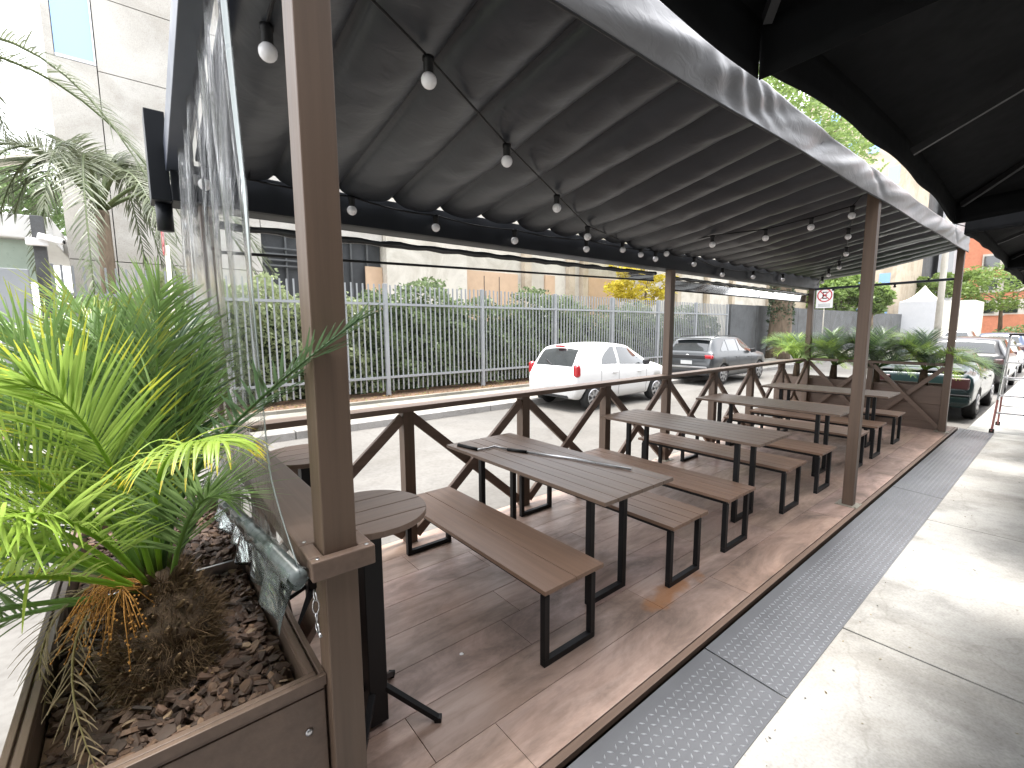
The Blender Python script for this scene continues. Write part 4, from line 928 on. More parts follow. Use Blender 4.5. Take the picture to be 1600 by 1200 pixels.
for x in (15.0, 18.2, 19.3, 25, 29, 33, 37): b = MB(); b.box(x, x+.45, 17.8, 18.09, 0, 6.9); obj('pilaster', b, M['facade_beige'], b2)
b = MB(); b.box(44.5, 58, 15, 24, 0, 9); tag(obj('beige_building', b, M['facade_beige']), 'plain beige building beyond the grey wall, behind the yellow-green trees', 'building')
# ---------------------------------------------------------------- trees
tree('street_tree', 'big street tree with ivy round its trunk beside the far pavement', (27.2, 10.45, -.05), (27.0, 10.3, 7.2), (25.5, 10.6, 11.2), (6.5, 3.9, 3.2), 120, 170, .13, 'leaf_bright', 31, trunk_r=.50, limbs=9)
r = random.Random(12); b = MB()
for i in range(2600):
    z = 1.9+r.random()*4.5 if r.random() < .8 else r.uniform(.2,6); a = r.uniform(0,6.28); rad = .62-.03*z+r.random()*.12
    if z < 2.4 and r.random() < .6: continue
    p = Vector((27.15+math.cos(a)*rad, 10.4+math.sin(a)*rad, z)); v1 = Vector((r.gauss(0,1),r.gauss(0,1),r.gauss(0,1))).normalized(); v2 = v1.cross(Vector((r.gauss(0,1),r.gauss(0,1),r.gauss(0,1)))).normalized(); s = r.uniform(.05,.10)
    b.cur = mul((1,1,1), r.uniform(.6,1.4)); b.add([p-v1*s, p+v2*s*.5, p+v1*s, p-v2*s*.5], [(0,1,2,3)])
tag(obj('ivy', b, M['leaf_dark']), 'ivy covering the upper trunk of the street tree', 'ivy')
tree('tree', 'tree with yellow blossom behind the fence by the middle street post', (21.8, 15.6, -.05), (21.8,15.6,2.4), (22.0, 15.8, 4.5), (2.6, 1.0, 1.7), 50, 90, .11, 'leaf_yellow', 5, trunk_r=.12)
tree('tree', 'feathery green tree at the far left beyond the gate', (-5.5, 30, -.05), (-5.5,30,4.0), (-5.6, 30, 7.2), (3.8, 3, 2.2), 70, 170, .13, 'leaf_green', 6, trunk_r=.22)
tree('tree', 'dark tree low at the far left under the white roof', (-5.5, 24, -.05), (-5.5,24,1.5), (-5.6, 24, 2.4), (1.8, 1.5, 1.4), 26, 120, .11, 'leaf_dark', 16, trunk_r=.12)
for (x, y, z, rx, rz, mt, lab, sd) in ((46, 13.2, 4.3, 2.0, 1.9, 'leaf_bright', 'yellow green tree beyond the no parking sign', 41), (46, 10.7, 4.0, 1.1, 1.1, 'leaf_bright', 'small pale green tree between the two middle posts', 42), (74, 11.0, 6.3, 2.9, 1.4, 'leaf_bright', 'bright green tree behind the white tent', 43), (72, 5.4, 5.7, 4.2, 2.4, 'leaf_bright', 'bright green spreading tree before the orange brick building', 44), (70, -2, 5.6, 4, 2.3, 'leaf_bright', 'bright green tree at the right edge before the brick building', 45)):
    tree('tree', lab, (x, y, -.15), (x, y, z-rz*.6), (x, y, z), (rx, rx*.9, rz), 46, 110, .2, mt, sd, trunk_r=.18, limbs=5)
# big palm beyond the fence at the left, and a second one
far_palm((-.75, 14, -.03), 'tall palm with drooping fronds in front of the concrete panel building', 1.0, mt=('frond_far',), wts=(1,), seed=9, n=15, group='tall palms by the concrete building', L0=4.7, ll=.75, th=4.4, tr=.17, leaf=64, lw=.015, els=(42,84), droop=1.5, arch=2.3, trunkm='bark')
far_palm((-3.3, 13.2, -.03), 'tall palm at the far left whose fronds enter the top left corner', 1.0, mt=('frond_far',), wts=(1,), seed=10, n=13, group='tall palms by the concrete building', L0=4.6, ll=.7, th=6.6, tr=.2, leaf=64, lw=.015, els=(25,80), droop=1.4, arch=2.2)
# white roof and pipe at the left
t = thing('white_roof', 'low white roof and canopy edge at the far left behind the gate', 'roof', (-4.5, 17, -.05))
b = MB(); b.box(-9, -1.75, 16.0, 22, 3.9, 4.45); obj('roof_slab', b, M['white'], t, bevel=.03)
b = MB(); b.box(-9, -2.0, 16.2, 16.35, 2.9, 3.88); obj('glazed_band', b, mat('pale_green_band', (.35,.42,.36), .3, var=.1), t)
b = MB()
for x in (-8.5,-6,-3.2): b.box(x,x+.2,16.4,16.6,-.05,3.89)
obj('pillar', b, M['wall_grey'], t)
b = MB(); b.tube([(-4.5,16.5,4.95),(-2.2,16.2,5.75),(-1.4,16.1,5.95)], .11, 12); tag(obj('pipe_arm', b, M['facade_white']), 'thick pale pipe arm rising toward the concrete building', 'pipe')

# ---------------------------------------------------------------- far right background
def block(name, label, x, y0, y1, z1, m, rows, cols, wm='sky_tinted_glass', depth=12, wz=1.5, wy=.6, z0=2.5, cat='building'):
    t = thing(name, label, cat, (x, (y0+y1)/2, -.15)); b = MB(); b.box(x, x+depth, y0, y1, -.15, z1); obj('wall', b, M[m], t)
    if rows:
        fh = (z1-z0)/rows; cw = (y1-y0)/cols
        for i in range(rows):
            for j in range(cols):
                w = MB(); ya = y0+cw*(j+.5-wy/2); za = z0+fh*i+(fh-wz)/2; w.box(x-.05, x-.005, ya, ya+cw*wy, za, za+wz); obj('window', w, M[wm], t)
    return t
t = block('brick_building', 'orange brick building with pale window bands at the right', 96, -14, 11.7, 34, 'brick', 0, 0)
for i in range(6):
    z = 3.2+i*3.3
    w = MB(); w.box(95.8, 95.99, -13, 9.7, z, z+2.2); f = obj('window', w, M['facade_white'], t)
    for k in range(2 if i > 4 else 9):
        g = MB(); y_ = 9.5-k*2.3; g.box(95.7, 95.79, y_-1.6, y_, z+.35, z+1.9); q = obj('pane', g, M['glass'], None); q.parent = f; q.data.transform(Matrix.Translation(-parent_loc(f)))
block('tower_block', 'dark blue grey tower seen between the far posts', 84, 14.3, 17.9, 26, 'wall_grey', 8, 1, wz=.9, wy=.8)
block('tower_block', 'pale lilac tower just left of the far sidewalk side post', 90, 12.0, 13.6, 30, 'tentwall', 0, 0)
block('apartment_block', 'tan apartment block left of the dark tower', 80, 18.4, 34, 24, 'panel_tan', 7, 5, wz=1.3)
block('apartment_block', 'cream tower with bluish windows in the gap above the valance', 62, 12.6, 22, 30, 'facade_beige', 8, 5, wz=1.8, wy=.5, z0=1)
tn = thing('tent', 'white peaked market tent beyond the far planter', 'tent', (60, 10, -.15))
b = MB(); ap = Vector((60.8,10.0,5.75)); q = [Vector((59.2,8.4,4.15)),Vector((62.4,8.4,4.15)),Vector((62.4,11.6,4.15)),Vector((59.2,11.6,4.15))]
for i in range(4): b.grid(lambda u, v, i=i: tuple(q[i].lerp(q[(i+1)%4], u).lerp(ap, v)-Vector((0,0,.35*math.sin(PI*v)))), 6, 8)
obj('peak', b, M['tent'], tn)
b = MB(); b.box(59.2,62.4,8.4,11.6,-.15,4.14); obj('side_wall', b, M['tentwall'], tn)
b = MB(); b.box(59.5, 66, 6.2, 8.35, -.15, 4.1); tag(obj('white_wall', b, M['tent']), 'white wall to the right of the market tent', 'wall')
b = MB(); b.box(70, 71, -3, 5.0, 1.7, 2.9); b.box(70,71,3.4,3.8,-.15,1.69); b.box(70,71,-2,-1.6,-.15,1.69); tag(obj('brick_portal', b, M['brick']), 'low orange beam structure under the spreading tree', 'portal')
b = MB(); r = random.Random(3); leaves(b, (66, 2.2, 1.0), (1.2, 3.2, .9), 1500, .14, r); tag(obj('shrub', b, M['leaf_green']), 'low green shrub in front of the orange beam structure', 'shrub')
pole = thing('utility_pole', 'pale concrete utility pole behind the far sidewalk side post', 'utility pole', (30, 4.35, -.15)); b = MB(); b.tube([(30,4.35,-.15),(30,4.35,12)], [.14,.11], 14); obj('shaft', b, M['facade_white'], pole)
b = MB(); 
for z, y in ((9.5,.5),(8.7,.4)): b.box(29.95,30.05,4.35-1.0,4.35+1.0,z,z+.1)
obj('crossarm', b, M['wall_grey'], pole)
for i, (z0, z1) in enumerate(((7.8,7.3),(7.2,6.9),(6.6,6.2),(6.1,5.9))):
    b = MB(); b.tube([Vector((30,4.3,z0)).lerp(Vector((75,-6-i,z1+1.5)), k/12)-Vector((0,0,.8*4*(k/12)*(1-k/12))) for k in range(13)], .022, 5)
    tag(obj('power_line', b, M['black']), ['topmost thin cable between the utility pole and the right edge','second cable below the topmost at the right','third cable down at the right edge','lowest of the four cables crossing the brick building'][i], 'cable', 'cables at the right')

# ---------------------------------------------------------------- signs
def sign(label, x, y, zc_, r, poletop, hh=False):
    t = thing('road_sign', label, 'road sign', (x, y, -.02), 'no stopping signs')
    b = MB(); b.tube([(x+.03,y,-.02),(x+.03,y,poletop)], .03, 10); obj('pole', b, M['facade_white'], t)
    b = MB()
    if hh: b.box(x-.008, x+.0, y-r*1.1, y+r*1.1, zc_-r*1.9, zc_+r*1.1)
    else: b.lathe((x,y,zc_), [(r*.985,-.008),(r*.985,.0)], 40, axis='x')
    obj('panel', b, M['white'], t)
    b = MB(); n = 48
    def arc(r0, r1, xx): 
        vs = []
        for k in range(n): a = 2*PI*k/n; c, s = math.cos(a), math.sin(a); vs += [(xx,y+c*r0,zc_+s*r0),(xx,y+c*r1,zc_+s*r1),(xx-.004,y+c*r1,zc_+s*r1),(xx-.004,y+c*r0,zc_+s*r0)]
        b.add(vs, [f for k in range(n) for f in ((4*k,4*k+1,4*((k+1)%n)+1,4*((k+1)%n)),(4*k+1,4*k+2,4*((k+1)%n)+2,4*((k+1)%n)+1),(4*k+2,4*k+3,4*((k+1)%n)+3,4*((k+1)%n)+2),(4*k+3,4*k,4*((k+1)%n),4*((k+1)%n)+3))])
    arc(r*.84, r, -.009+x)
    for sg in (-1,1): 
        d = Vector((0,sg*r*.60,r*.60)); c = Vector((x-.0115-.003*sg,y,zc_)); b.bar(c-d, c+d, .003, r*.13, up=(1,0,0)) if False else b.bar(c-d, c+d, r*.13, .004, up=(1,0,0))
    obj('red_ring_and_cross', b, M['red'], t)
    b = MB(); h = r*.52; w_ = r*.30; th = r*.14; xx = x-.0085
    b.box(xx-.004, xx, y+w_-th, y+w_, zc_-h, zc_+h)
    for z in (-h, -th/2, h-th): b.box(xx-.004, xx, y-w_, y+w_-th-.0005, zc_+z, zc_+z+th)
    obj('letter', b, M['black'], t, label='black capital E')
    if hh:
        b = MB()
        for k in range(3): b.box(x-.012, x-.009, y-r*.8, y+r*.8, zc_-r*(1.35+.17*k), zc_-r*(1.28+.17*k))
        obj('small_print', b, M['fence'], t)
    return t
sign('no stopping sign seen nearly edge-on at the left, on a pale pole', .06, 8.9, 3.14, .29, 3.0)
sign('no stopping sign with a small text plate beyond the corner post', 28.9, 8.9, 3.42, .36, 3.1, True)
# ---------------------------------------------------------------- stepladder
ld = thing('stepladder', 'aluminium and red stepladder standing on the sidewalk at the right edge', 'ladder', (10.9, .5, -.033))
def lr(b, x0, y0, x1, y1, z0, z1): b.bar((x0,y0,z0),(x1,y1,z1), .022, .05)
for (xa, xb_) in ((10.43, 10.86), (11.36, 10.94)):
    for (ya, yb_) in ((.755,.70),(.22,.275)):
        b = MB(); b.bar((xa+(xb_-xa)*.34,ya+(yb_-ya)*.34,.50),(xb_,yb_,1.56), .024, .045); obj('rail', b, M['steel'], ld)
        b = MB(); b.bar((xa,ya,-.01),(xa+(xb_-xa)*.34,ya+(yb_-ya)*.34,.4995), .024, .045); obj('rail', b, mat('ladder_red_worn', (.32,.12,.11), .5, var=.3, scale=(9,9,9)), ld)
        b = MB(); b.bar((xa,ya,-.031),(xa,ya,.03), .035, .06); obj('foot', b, M['rubber'], ld)
def lx(x0, x1, z): return x0+(x1-x0)*(z+.01)/1.57
for z in (.30, .578, .875, 1.12, 1.40):
    b = MB(); x = lx(10.43,10.86,z); b.box(x-.035, x+.035, .235+.035*z, .74-.035*z, z-.014, z+.010); obj('step', b, M['steel'] if z > .5 else M['alloy'], ld, bevel=.003)
for z in (.33, .8): b = MB(); x = lx(11.36,10.94,z); b.tube([(x,.25,z),(x,.73,z)], .011, 8); obj('strut', b, M['steel'], ld)
b = MB(); b.box(10.80, 11.0, .26, .715, 1.555, 1.59); obj('top_cap', b, M['trim'], ld, bevel=.005)

# ---------------------------------------------------------------- cars
def lerp_tab(tab, x):
    if x <= tab[0][0]: return tab[0][1:]
    for i in range(len(tab)-1):
        if x <= tab[i+1][0]:
            a, c = tab[i], tab[i+1]; t = (x-a[0])/(c[0]-a[0])
            p0 = tab[max(i-1,0)]; p3 = tab[min(i+2, len(tab)-1)]
            out = []
            for j in range(1, len(a)):
                m0 = (c[j]-p0[j])/max(1e-6,(c[0]-p0[0]))*(c[0]-a[0]); m1 = (p3[j]-a[j])/max(1e-6,(p3[0]-a[0]))*(c[0]-a[0])
                dd = c[j]-a[j]
                if abs(dd) < 1e-9: m0 = m1 = 0
                else:
                    m0 = 0 if m0*dd < 0 else math.copysign(min(abs(m0), 2.2*abs(dd)), dd); m1 = 0 if m1*dd < 0 else math.copysign(min(abs(m1), 2.2*abs(dd)), dd)
                h = (2*t**3-3*t*t+1)*a[j]+(t**3-2*t*t+t)*m0+(-2*t**3+3*t*t)*c[j]+(t**3-t*t)*m1; out.append(h)
            return out
    return tab[-1][1:]
def csec(tab, x):
    zb, zw, zt, yb, yw, yt = lerp_tab(tab, x)
    crown = min(.045, max(.01, (zt-zw)*.12))
    pts = [(0, zb), (yb*.9, zb), (yb, zb+.05), (yw*.985+.0, zb+(zw-zb)*.28), (yw*1.0, zb+(zw-zb)*.55), (yw*.995, zb+(zw-zb)*.80), (yw*.965, zw)]
    for f in (.25,.5,.75,.92): 
        yy = yw*.965+(yt-yw*.965)*(f**1.15); pts.append((yy, zw+(zt-crown-zw)*f))
    for f in (0,.12,.35,.65): pts.append((yt*(1-f*1.0)-.0, zt-crown*(1-f)**2*.9*(1 if f else 1)))
    pts.append((0, zt)); return pts
def side_pt(tab, x, f, off=.006):      # f 0 belt .. 1 roof edge
    zb, zw, zt, yb, yw, yt = lerp_tab(tab, x); crown = min(.045, max(.01, (zt-zw)*.12))
    return Vector((x, -(yw*.965+(yt-yw*.965)*(max(f,0)**1.15))-off, zw+(zt-crown-zw)*f))
def top_pt(tab, x, g, off=.008):
    zb, zw, zt, yb, yw, yt = lerp_tab(tab, x); crown = min(.045, max(.01, (zt-zw)*.12)); e = .02
    z2 = lerp_tab(tab, x+e)[2]; z0 = lerp_tab(tab, x-e)[2]; n = Vector((-(z2-z0), 0, 2*e)).normalized()
    return Vector((x, g*yt, zt-crown*abs(g)**2*.9))+n*off
def body_pt(tab, x, f, off=.004):      # f 0 sill .. 1 belt
    zb, zw, zt, yb, yw, yt = lerp_tab(tab, x); z = zb+(zw-zb)*f
    y = yw*(.985 if f < .3 else 1.0 if f < .6 else .995 if f < .85 else .967)
    return Vector((x, -y-off, z))
def build_car(name, label, tab, L_, paintm, wheels, wr, loc, windows, rearglass, lamps, trim=None, group=None, full=True, shield=None, lampm='lamp_red', seams=(), handles=(), hub='alloy', platez=None, extra=None, cat='car'):
    t = thing(name, label, cat, loc, group)
    b = MB(); ns = 64; secs = []
    xs = sorted(set([L_*(.5-.5*math.cos(PI*k/ns)) for k in range(ns+1)]))
    for x in xs: secs.append([(x, y, z) for (y, z) in csec(tab, x)]+[(x, -y, z) for (y, z) in csec(tab, x)[-2:0:-1]])
    m = len(secs[0]); vs = [v for s in secs for v in s]; b.smooth = True
    b.add(vs, [(i*m+k, (i+1)*m+k, (i+1)*m+(k+1)%m, i*m+(k+1)%m) for i in range(len(secs)-1) for k in range(m)]+[tuple(range(m)), tuple((len(secs)-1)*m+k for k in range(m))[::-1]])
    body = obj('body', b, paintm, t, world=False)
    bm = bmesh.new(); bm.from_mesh(body.data); bmesh.ops.recalc_face_normals(bm, faces=bm.faces); bm.to_mesh(body.data); bm.free()
    if full:
        c = MB()
        for wx in wheels:
            for sg in (-1,1): c.lathe((wx, sg*.80, wr+.0), [(wr+.055, -.22*1), (wr+.055, .30)], 28, axis='y') if sg > 0 else c.lathe((wx, -.80, wr), [(wr+.055, -.30), (wr+.055, .22)], 28, axis='y')
        co = obj('cutter', c, M['trim'], t, world=False)
        bm = bmesh.new(); bm.from_mesh(co.data); bmesh.ops.recalc_face_normals(bm, faces=bm.faces); bm.to_mesh(co.data); bm.free()
        md = body.modifiers.new('cut', 'BOOLEAN'); md.object = co; md.operation = 'DIFFERENCE'; md.solver = 'EXACT'
        dg = bpy.context.evaluated_depsgraph_get(); me = bpy.data.meshes.new_from_object(body.evaluated_get(dg)); body.modifiers.clear(); body.data = me
        bpy.data.objects.remove(co)
        me.materials.clear(); me.materials.append(paintm); me.materials.append(M['trim'])
        for p in me.polygons:
            cc = p.center; p.material_index = 0
            for wx in wheels:
                if abs(cc.x-wx) < wr+.07 and cc.z < wr*2+.12 and abs(cc.y) > .3:
                    d = math.hypot(cc.x-wx, cc.z-wr)
                    if d < wr+.058 and (abs(p.normal.y) < .3 or abs(cc.y) < .65): p.material_index = 1
        # 30 degree crease
        for p in me.polygons: p.use_smooth = True
        for e in me.edges: pass
    W_ = lerp_tab(tab, L_/2)[4]
    for wx in wheels:
        for sg in (-1,1):
            w = MB(); y = sg*(W_-.115)
            w.lathe((wx,y,wr), [(wr*.66,-.095),(wr*.93,-.095),(wr*.985,-.07),(wr,-.04),(wr,.04),(wr*.985,.07),(wr*.93,.095),(wr*.66,.095)], 36, axis='y'); tyre = obj('wheel', w, M['rubber'], t, world=False)
            h = MB(); h.lathe((wx,y+sg*.05,wr), [(wr*.64,-.045),(wr*.66,.03),(wr*.60,.034),(wr*.56,-.0),(wr*.2,.01),(wr*.16,.04),(wr*.02,.04)] if sg > 0 else [(wr*.02,-.04),(wr*.16,-.04),(wr*.2,-.01),(wr*.56,0),(wr*.60,-.034),(wr*.66,-.03),(wr*.64,.045)], 28, axis='y')
            q = obj('rim', h, M['trim'], None); q.parent = tyre
            s = MB()
            for k in range(7):
                a = 2*PI*k/7; c0 = Vector((wx+math.cos(a)*wr*.12, y+sg*.103, wr+math.sin(a)*wr*.12)); c1 = Vector((wx+math.cos(a)*wr*.62, y+sg*.105, wr+math.sin(a)*wr*.62)); s.bar(c0, c1, .05, .016, up=(0,1,0)) if False else s.bar(c0, c1, wr*.16, .014, up=(0,1,0))
            s.lathe((wx,y+sg*.1,wr), [(wr*.66,-.01),(wr*.66,.012),(wr*.6,.012),(wr*.6,-.01)], 28, axis='y')
            q = obj('spokes', s, M[hub], None); q.parent = tyre
    for (x0, x1, lo, hi) in windows:
        w = MB()
        for sg in (-1, 1):
            w.grid(lambda u, v: tuple(Vector((1,-sg if False else (1 if sg < 0 else -1),1))*side_pt(tab, x0+(x1-x0)*u, lo(u)+(hi(u)-lo(u))*v)) if False else (lambda p: (p.x, p.y*(1 if sg < 0 else -1), p.z))(side_pt(tab, x0+(x1-x0)*u, lo(u)+(hi(u)-lo(u))*v)), 16, 6)
            if sg < 0: obj('side_window', w, M['glass'], t, world=False); w = MB()
        obj('side_window', w, M['glass'], t, world=False)
    if rearglass:
        xa, xb_, g0, g1 = rearglass; w = MB(); w.grid(lambda u, v: tuple(top_pt(tab, xa+(xb_-xa)*v, (2*u-1)*(g0+(g1-g0)*v)*(1-.0))), 16, 8); obj('rear_window', w, M['glass'], t, world=False)
    if shield:
        xa, xb_, g0, g1 = shield; w = MB(); w.grid(lambda u, v: tuple(top_pt(tab, xa+(xb_-xa)*v, (2*u-1)*(g0+(g1-g0)*v))), 12, 8); obj('windshield', w, M['glass'], t, world=False)
    for (x, y, z, sx, sy, sz) in lamps:
        for sg in (-1, 1):
            w = MB(); w.box(x-sx/2, x+sx/2, sg*y-sy/2, sg*y+sy/2, z-sz/2, z+sz/2); o = obj('tail_light', w, M[lampm], t, world=False); md = o.modifiers.new('b', 'BEVEL'); md.width = min(sx,sy,sz)*.45; md.segments = 4
    if full:
        for x in seams:
            s = MB(); s.grid(lambda u, v: tuple(body_pt(tab, x-.005+.01*v, .12+.88*u, .003)), 10, 1); obj('door_gap', s, M['trim'], t, world=False)
            s = MB(); s.grid(lambda u, v: (lambda p: (p.x,-p.y,p.z))(body_pt(tab, x-.005+.01*v, .12+.88*u, .003)), 10, 1); obj('door_gap', s, M['trim'], t, world=False)
        for x in handles:
            for sg in (1,-1):
                p = body_pt(tab, x, .80, .012); s = MB(); s.box(x-.085, x+.085, p.y*sg-.012, p.y*sg+.012, p.z-.014, p.z+.014); obj('door_handle', s, paintm, t, world=False, bevel=.006)
        if platez:
            x, z, w_ = platez; s = MB(); s.box(x-.012, x, -w_/2, w_/2, z-.06, z+.06); obj('number_plate', s, M['plate'], t, world=False, bevel=.003)
    if extra: extra(t)
    return t
# white hatchback
mtab = [(0,.42,.66,.74,.60,.70,.52),(.05,.32,.80,.93,.68,.77,.60),(.12,.28,.93,1.00,.72,.805,.66),(.22,.26,.98,1.16,.74,.822,.655),(.34,.25,1.0,1.34,.75,.83,.635),(.46,.24,1.0,1.44,.76,.832,.62),(.75,.23,1.0,1.495,.77,.833,.62),(1.4,.21,.99,1.525,.78,.833,.625),(1.95,.21,.97,1.49,.78,.833,.61),
        (2.3,.21,.96,1.35,.78,.833,.60),(2.65,.21,.95,1.16,.78,.832,.62),(2.92,.21,.93,1.02,.78,.828,.64),(3.25,.22,.90,.96,.76,.81,.62),(3.55,.24,.80,.86,.72,.76,.55),(3.72,.30,.66,.72,.62,.68,.48),(3.80,.38,.52,.58,.50,.56,.40)]
def mex(t):
    b = MB(); b.box(.30,.40,-.13,.13,1.425,1.475); obj('brake_light', b, M['lamp_red'], t, world=False, bevel=.02)
    b = MB(); b.bar(top_pt(mtab,.125,.05,.02),top_pt(mtab,.20,.45,.02),.02,.02); obj('rear_wiper', b, M['trim'], t, world=False)
    b = MB(); ring(b, (.045,0,.885), .045, .008, 'x'); b.box(.035,.05,-.06,.06,.875,.895); obj('emblem', b, M['alloy'], t, world=False)
    for sg in (-1,1): b = MB(); b.bar((2.42,sg*.84,1.02),(2.50,sg*.98,1.04),.10,.13); obj('mirror', b, M['car_white'] if False else M['trim'], t, world=False, bevel=.03)
    b = MB(); b.box(.02,.10,-.55,.55,.30,.36); obj('lower_valance', b, M['trim'], t, world=False, bevel=.01)
build_car('parked_car', 'small white hatchback parked by the far kerb', mtab, 3.80, M['car_white'], (.62, 3.07), .30, (6.98, 7.66, ZG),
    [(.90, 1.46, lambda u: .10, lambda u: .18+.72*min(1,(u*1.25))**.6 if u < .8 else .9), (1.56, 2.62, lambda u: .08, lambda u: .90 if u < .45 else .90-.55*((u-.45)/.55)**1.4)],
    (.13, .40, .90, .86), [(.125,.745,.92,.16,.15,.30)], seams=(1.50,.86,2.6), handles=(1.35,2.3), hub='alloy', platez=(.005,.56,.40), shield=(2.0,2.85,.86,.90), extra=mex)
# grey compact suv
vtab = [(0,.45,.72,.80,.66,.76,.60),(.05,.36,.95,1.02,.74,.83,.68),(.12,.32,1.03,1.10,.78,.865,.72),(.24,.30,1.05,1.30,.80,.875,.68),(.36,.29,1.06,1.46,.81,.88,.655),(.55,.28,1.06,1.535,.82,.88,.65),(1.2,.26,1.05,1.57,.82,.88,.655),(2.0,.26,1.03,1.56,.82,.88,.65),(2.4,.26,1.02,1.48,.82,.88,.63),
        (2.75,.26,1.01,1.29,.82,.88,.66),(3.05,.26,1.0,1.11,.82,.88,.70),(3.4,.27,.98,1.05,.81,.87,.70),(3.85,.30,.92,.98,.78,.84,.66),(4.08,.36,.78,.84,.70,.76,.58),(4.2,.45,.62,.66,.58,.62,.46)]
def vex(t):
    b = MB(); ring(b, (.035,0,.93), .065, .010, 'x', n=28)
    def ln(a, c): b.tube([(.03, a[0], .93+a[1]), (.03, c[0], .93+c[1])], .006, 6)
    ln((.03,.045),(0,-.002)); ln((-.03,.045),(0,-.002)); ln((.048,.03),(.022,-.05)); ln((.022,-.05),(0,-.008)); ln((0,-.008),(-.022,-.05)); ln((-.022,-.05),(-.048,.03))
    obj('emblem', b, M['white'], t, world=False)
    b = MB(); b.box(-.005,.06,-.62,.62,.86,.98); obj('lamp_bar', b, M['trim'], t, world=False, bevel=.02)
    b = MB(); b.box(.20,.40,-.60,.60,1.50,1.535); obj('roof_spoiler', b, M['car_grey'], t, world=False, bevel=.015)
    for sg in (-1,1):
        b = MB(); b.tube([(.6,sg*.60,1.55),(.75,sg*.60,1.585),(2.0,sg*.60,1.59),(2.15,sg*.60,1.56)], .014, 8); obj('roof_rail', b, M['trim'], t, world=False)
        b = MB(); b.bar((2.62,sg*.88,1.06),(2.70,sg*1.02,1.09),.12,.14); obj('mirror', b, M['trim'], t, world=False, bevel=.03)
    b = MB(); b.box(-.02,.12,-.72,.72,.33,.50); obj('bumper_cladding', b, M['trim'], t, world=False, bevel=.03)
    b = MB(); b.box(-.015,.05,-.70,.70,.56,.62); obj('bumper_strip', b, M['alloy'], t, world=False, bevel=.015)
build_car('parked_car', 'grey compact SUV with roof rails parked beyond the white car', vtab, 4.2, M['car_grey'], (.80, 3.45), .335, (13.6, 8.06, ZG),
    [(.62, 1.05, lambda u: .10, lambda u: .25+.62*u), (1.10, 1.78, lambda u: .10, lambda u: .88), (1.86, 2.78, lambda u: .10, lambda u: .88 if u < .45 else .88-.5*((u-.45)/.55)**1.4)],
    (.13, .36, .88, .85), [(.06,.72,.93,.10,.30,.13)], seams=(1.07,1.82,2.75), handles=(1.68,2.55), hub='alloy', platez=(-.005,.74,.40), shield=(2.25,3.0,.86,.9), extra=vex)
# old dark green sedan / hatch
gtab = [(0,.40,.62,.70,.66,.74,.62),(.05,.30,.82,.90,.72,.80,.70),(.12,.28,.86,.95,.75,.825,.72),(.50,.27,.90,.98,.77,.835,.70),(.75,.26,.92,1.08,.78,.838,.64),(1.05,.25,.93,1.30,.78,.84,.58),(1.30,.25,.93,1.37,.78,.84,.57),(1.9,.25,.92,1.39,.78,.84,.58),(2.3,.25,.91,1.33,.78,.84,.56),(2.7,.25,.90,1.13,.78,.84,.6),
        (3.0,.25,.89,.97,.78,.84,.66),(3.5,.26,.84,.90,.76,.82,.66),(3.95,.30,.74,.78,.72,.78,.62),(4.1,.38,.58,.62,.62,.68,.52)]
def gex(t):
    b = MB(); b.box(-.04,.10,-.80,.80,.36,.52); obj('bumper', b, M['car_green'], t, world=False, bevel=.04)
    b = MB(); b.box(-.045,.07,-.79,.79,.525,.55); obj('bumper_strip', b, M['trim'], t, world=False, bevel=.008)
    b = MB(); b.box(.08,.5,-.66,.66,.975,.99); obj('boot_lid_gap', b, M['trim'], t, world=False)
build_car('parked_car', 'old dark green car parked behind the far planter', gtab, 4.1, M['car_green'], (.85, 3.3), .30, (11.85, 1.98, ZG),
    [(.98, 1.62, lambda u: .10, lambda u: .2+.68*min(1,u*1.6)), (1.70, 2.62, lambda u: .10, lambda u: .88 if u < .5 else .88-.6*((u-.5)/.5)**1.3)],
    (.62, 1.06, .85, .86), [(.02,.60,.76,.07,.34,.22)], lampm='lamp_dark', seams=(1.66,2.66,.95), handles=(1.5,2.4), platez=(-.004,.62,.4), shield=(2.35,2.95,.86,.9), extra=gex)
# more parked cars farther down the near kerb
def simple(label, tab, L_, m, loc, ws): 
    return build_car('parked_car', label, tab, L_, M[m], ws, .31, loc, [(.95,1.6,lambda u:.1,lambda u:.85),(1.7,2.6,lambda u:.1,lambda u:.88 if u<.5 else .88-.6*((u-.5)/.5)**1.3)], (.14,.38,.88,.85) if tab is vtab else (.62,1.06,.85,.86), [(.05,.72,.9,.1,.2,.16)], full=True, group=None, lampm='lamp_dark', platez=(-.004,.6,.4), shield=(2.3,2.95,.86,.9))
simple('black SUV parked beyond the old green car', vtab, 4.2, 'car_black', (17.6, 2.0, ZG), (.8,3.45))
simple('silver car in the row beyond the black SUV', gtab, 4.1, 'car_silver', (23.6, 2.1, ZG), (.85,3.3))
simple('dark blue SUV farther down the near kerb', vtab, 4.2, 'car_blue', (29.4, 2.2, ZG), (.8,3.45))
simple('pale sedan far down the near kerb', gtab, 4.1, 'car_silver', (35.5, 2.2, ZG), (.85,3.3))
simple('distant silver SUV standing in the road before the tent', vtab, 4.2, 'car_silver', (46, 5.6, ZG), (.8,3.45))
simple('distant dark car near the end of the grey wall', gtab, 4.1, 'car_black', (43, 8.3, ZG), (.85,3.3))

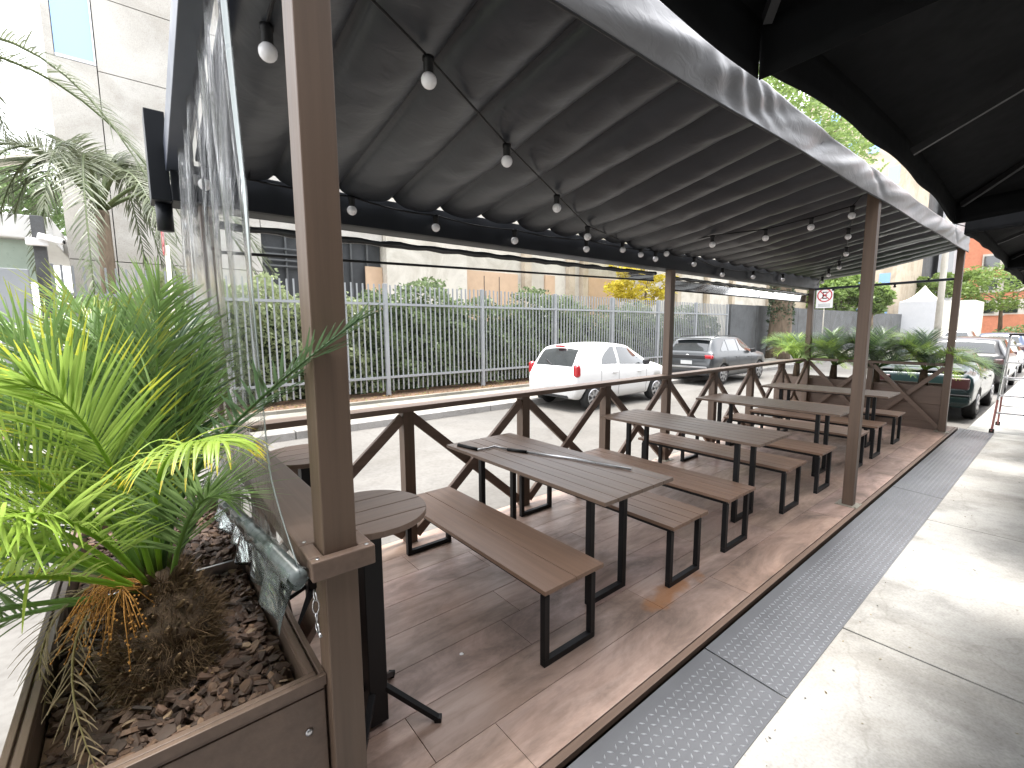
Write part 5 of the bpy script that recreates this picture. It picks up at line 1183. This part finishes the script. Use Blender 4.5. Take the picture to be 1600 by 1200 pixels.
# ---------------------------------------------------------------- camera
CAM = dict(f=717.088, yaw=.886846, pitch=.1205818, roll=-.0052541, loc=(-.388509, 0, 1.72))
cd = bpy.data.cameras.new('camera'); co = link(bpy.data.objects.new('camera', cd)); sc.camera = co
cd.sensor_width = 36; cd.lens = CAM['f']/1600*36; cd.clip_end = 2000; cd.clip_start = .02
yw, pt, rl = CAM['yaw'], CAM['pitch'], CAM['roll']
fw = Vector((math.cos(yw)*math.cos(pt), math.sin(yw)*math.cos(pt), -math.sin(pt))); rr = Vector((math.sin(yw), -math.cos(yw), 0)); uu = rr.cross(fw)
r2 = rr*math.cos(rl)+uu*math.sin(rl); u2 = -rr*math.sin(rl)+uu*math.cos(rl)
mm = Matrix(((r2.x,u2.x,-fw.x),(r2.y,u2.y,-fw.y),(r2.z,u2.z,-fw.z))).to_4x4(); mm.translation = Vector(CAM['loc']); co.matrix_world = mm
# ---------------------------------------------------------------- light
w = bpy.data.worlds.new('World'); sc.world = w; w.use_nodes = True; t = w.node_tree; bg = t.nodes['Background']
sky = t.nodes.new('ShaderNodeTexSky'); sky.sky_type = 'NISHITA'; sky.sun_disc = False
EL, AZ = 87, 92         # elevation; azimuth from +X toward +Y
sky.sun_elevation = math.radians(EL); sky.sun_rotation = math.radians(90-AZ); sky.air_density = 1.6; sky.dust_density = 6; sky.ozone_density = 1
# thin bright cloud over the sky
tc = t.nodes.new('ShaderNodeTexCoord'); nz = t.nodes.new('ShaderNodeTexNoise'); nz.inputs['Scale'].default_value = 2.2; nz.inputs['Detail'].default_value = 6
t.links.new(tc.outputs['Generated'], nz.inputs['Vector'])
cr_ = t.nodes.new('ShaderNodeValToRGB'); cr_.color_ramp.elements[0].position = .25; cr_.color_ramp.elements[0].color = (.55,.55,.55,1); cr_.color_ramp.elements[1].position = .6; cr_.color_ramp.elements[1].color = (.95,.95,.95,1)
t.links.new(nz.outputs['Fac'], cr_.inputs['Fac'])
mx = t.nodes.new('ShaderNodeMix'); mx.data_type = 'RGBA'; t.links.new(cr_.outputs['Color'], mx.inputs[0]); t.links.new(sky.outputs[0], mx.inputs[6]); mx.inputs[7].default_value = (9.0, 9.1, 9.4, 1)
t.links.new(mx.outputs[2], bg.inputs['Color']); bg.inputs['Strength'].default_value = .15
sd = bpy.data.lights.new('sun', 'SUN'); so = link(bpy.data.objects.new('sun', sd)); sd.energy = 2.8; sd.angle = math.radians(20); sd.color = (1, .965, .92)
az, el = math.radians(AZ), math.radians(EL); d = Vector((math.cos(az)*math.cos(el), math.sin(az)*math.cos(el), math.sin(el)))
so.rotation_euler = d.to_track_quat('Z', 'Y').to_euler()
sc.view_settings.view_transform = 'Standard'; sc.view_settings.look = 'None'; sc.view_settings.gamma = 1; sc.view_settings.exposure = 1.7
sc.cycles.max_bounces = 10; sc.cycles.transparent_max_bounces = 24; sc.cycles.transmission_bounces = 8; sc.cycles.diffuse_bounces = 4
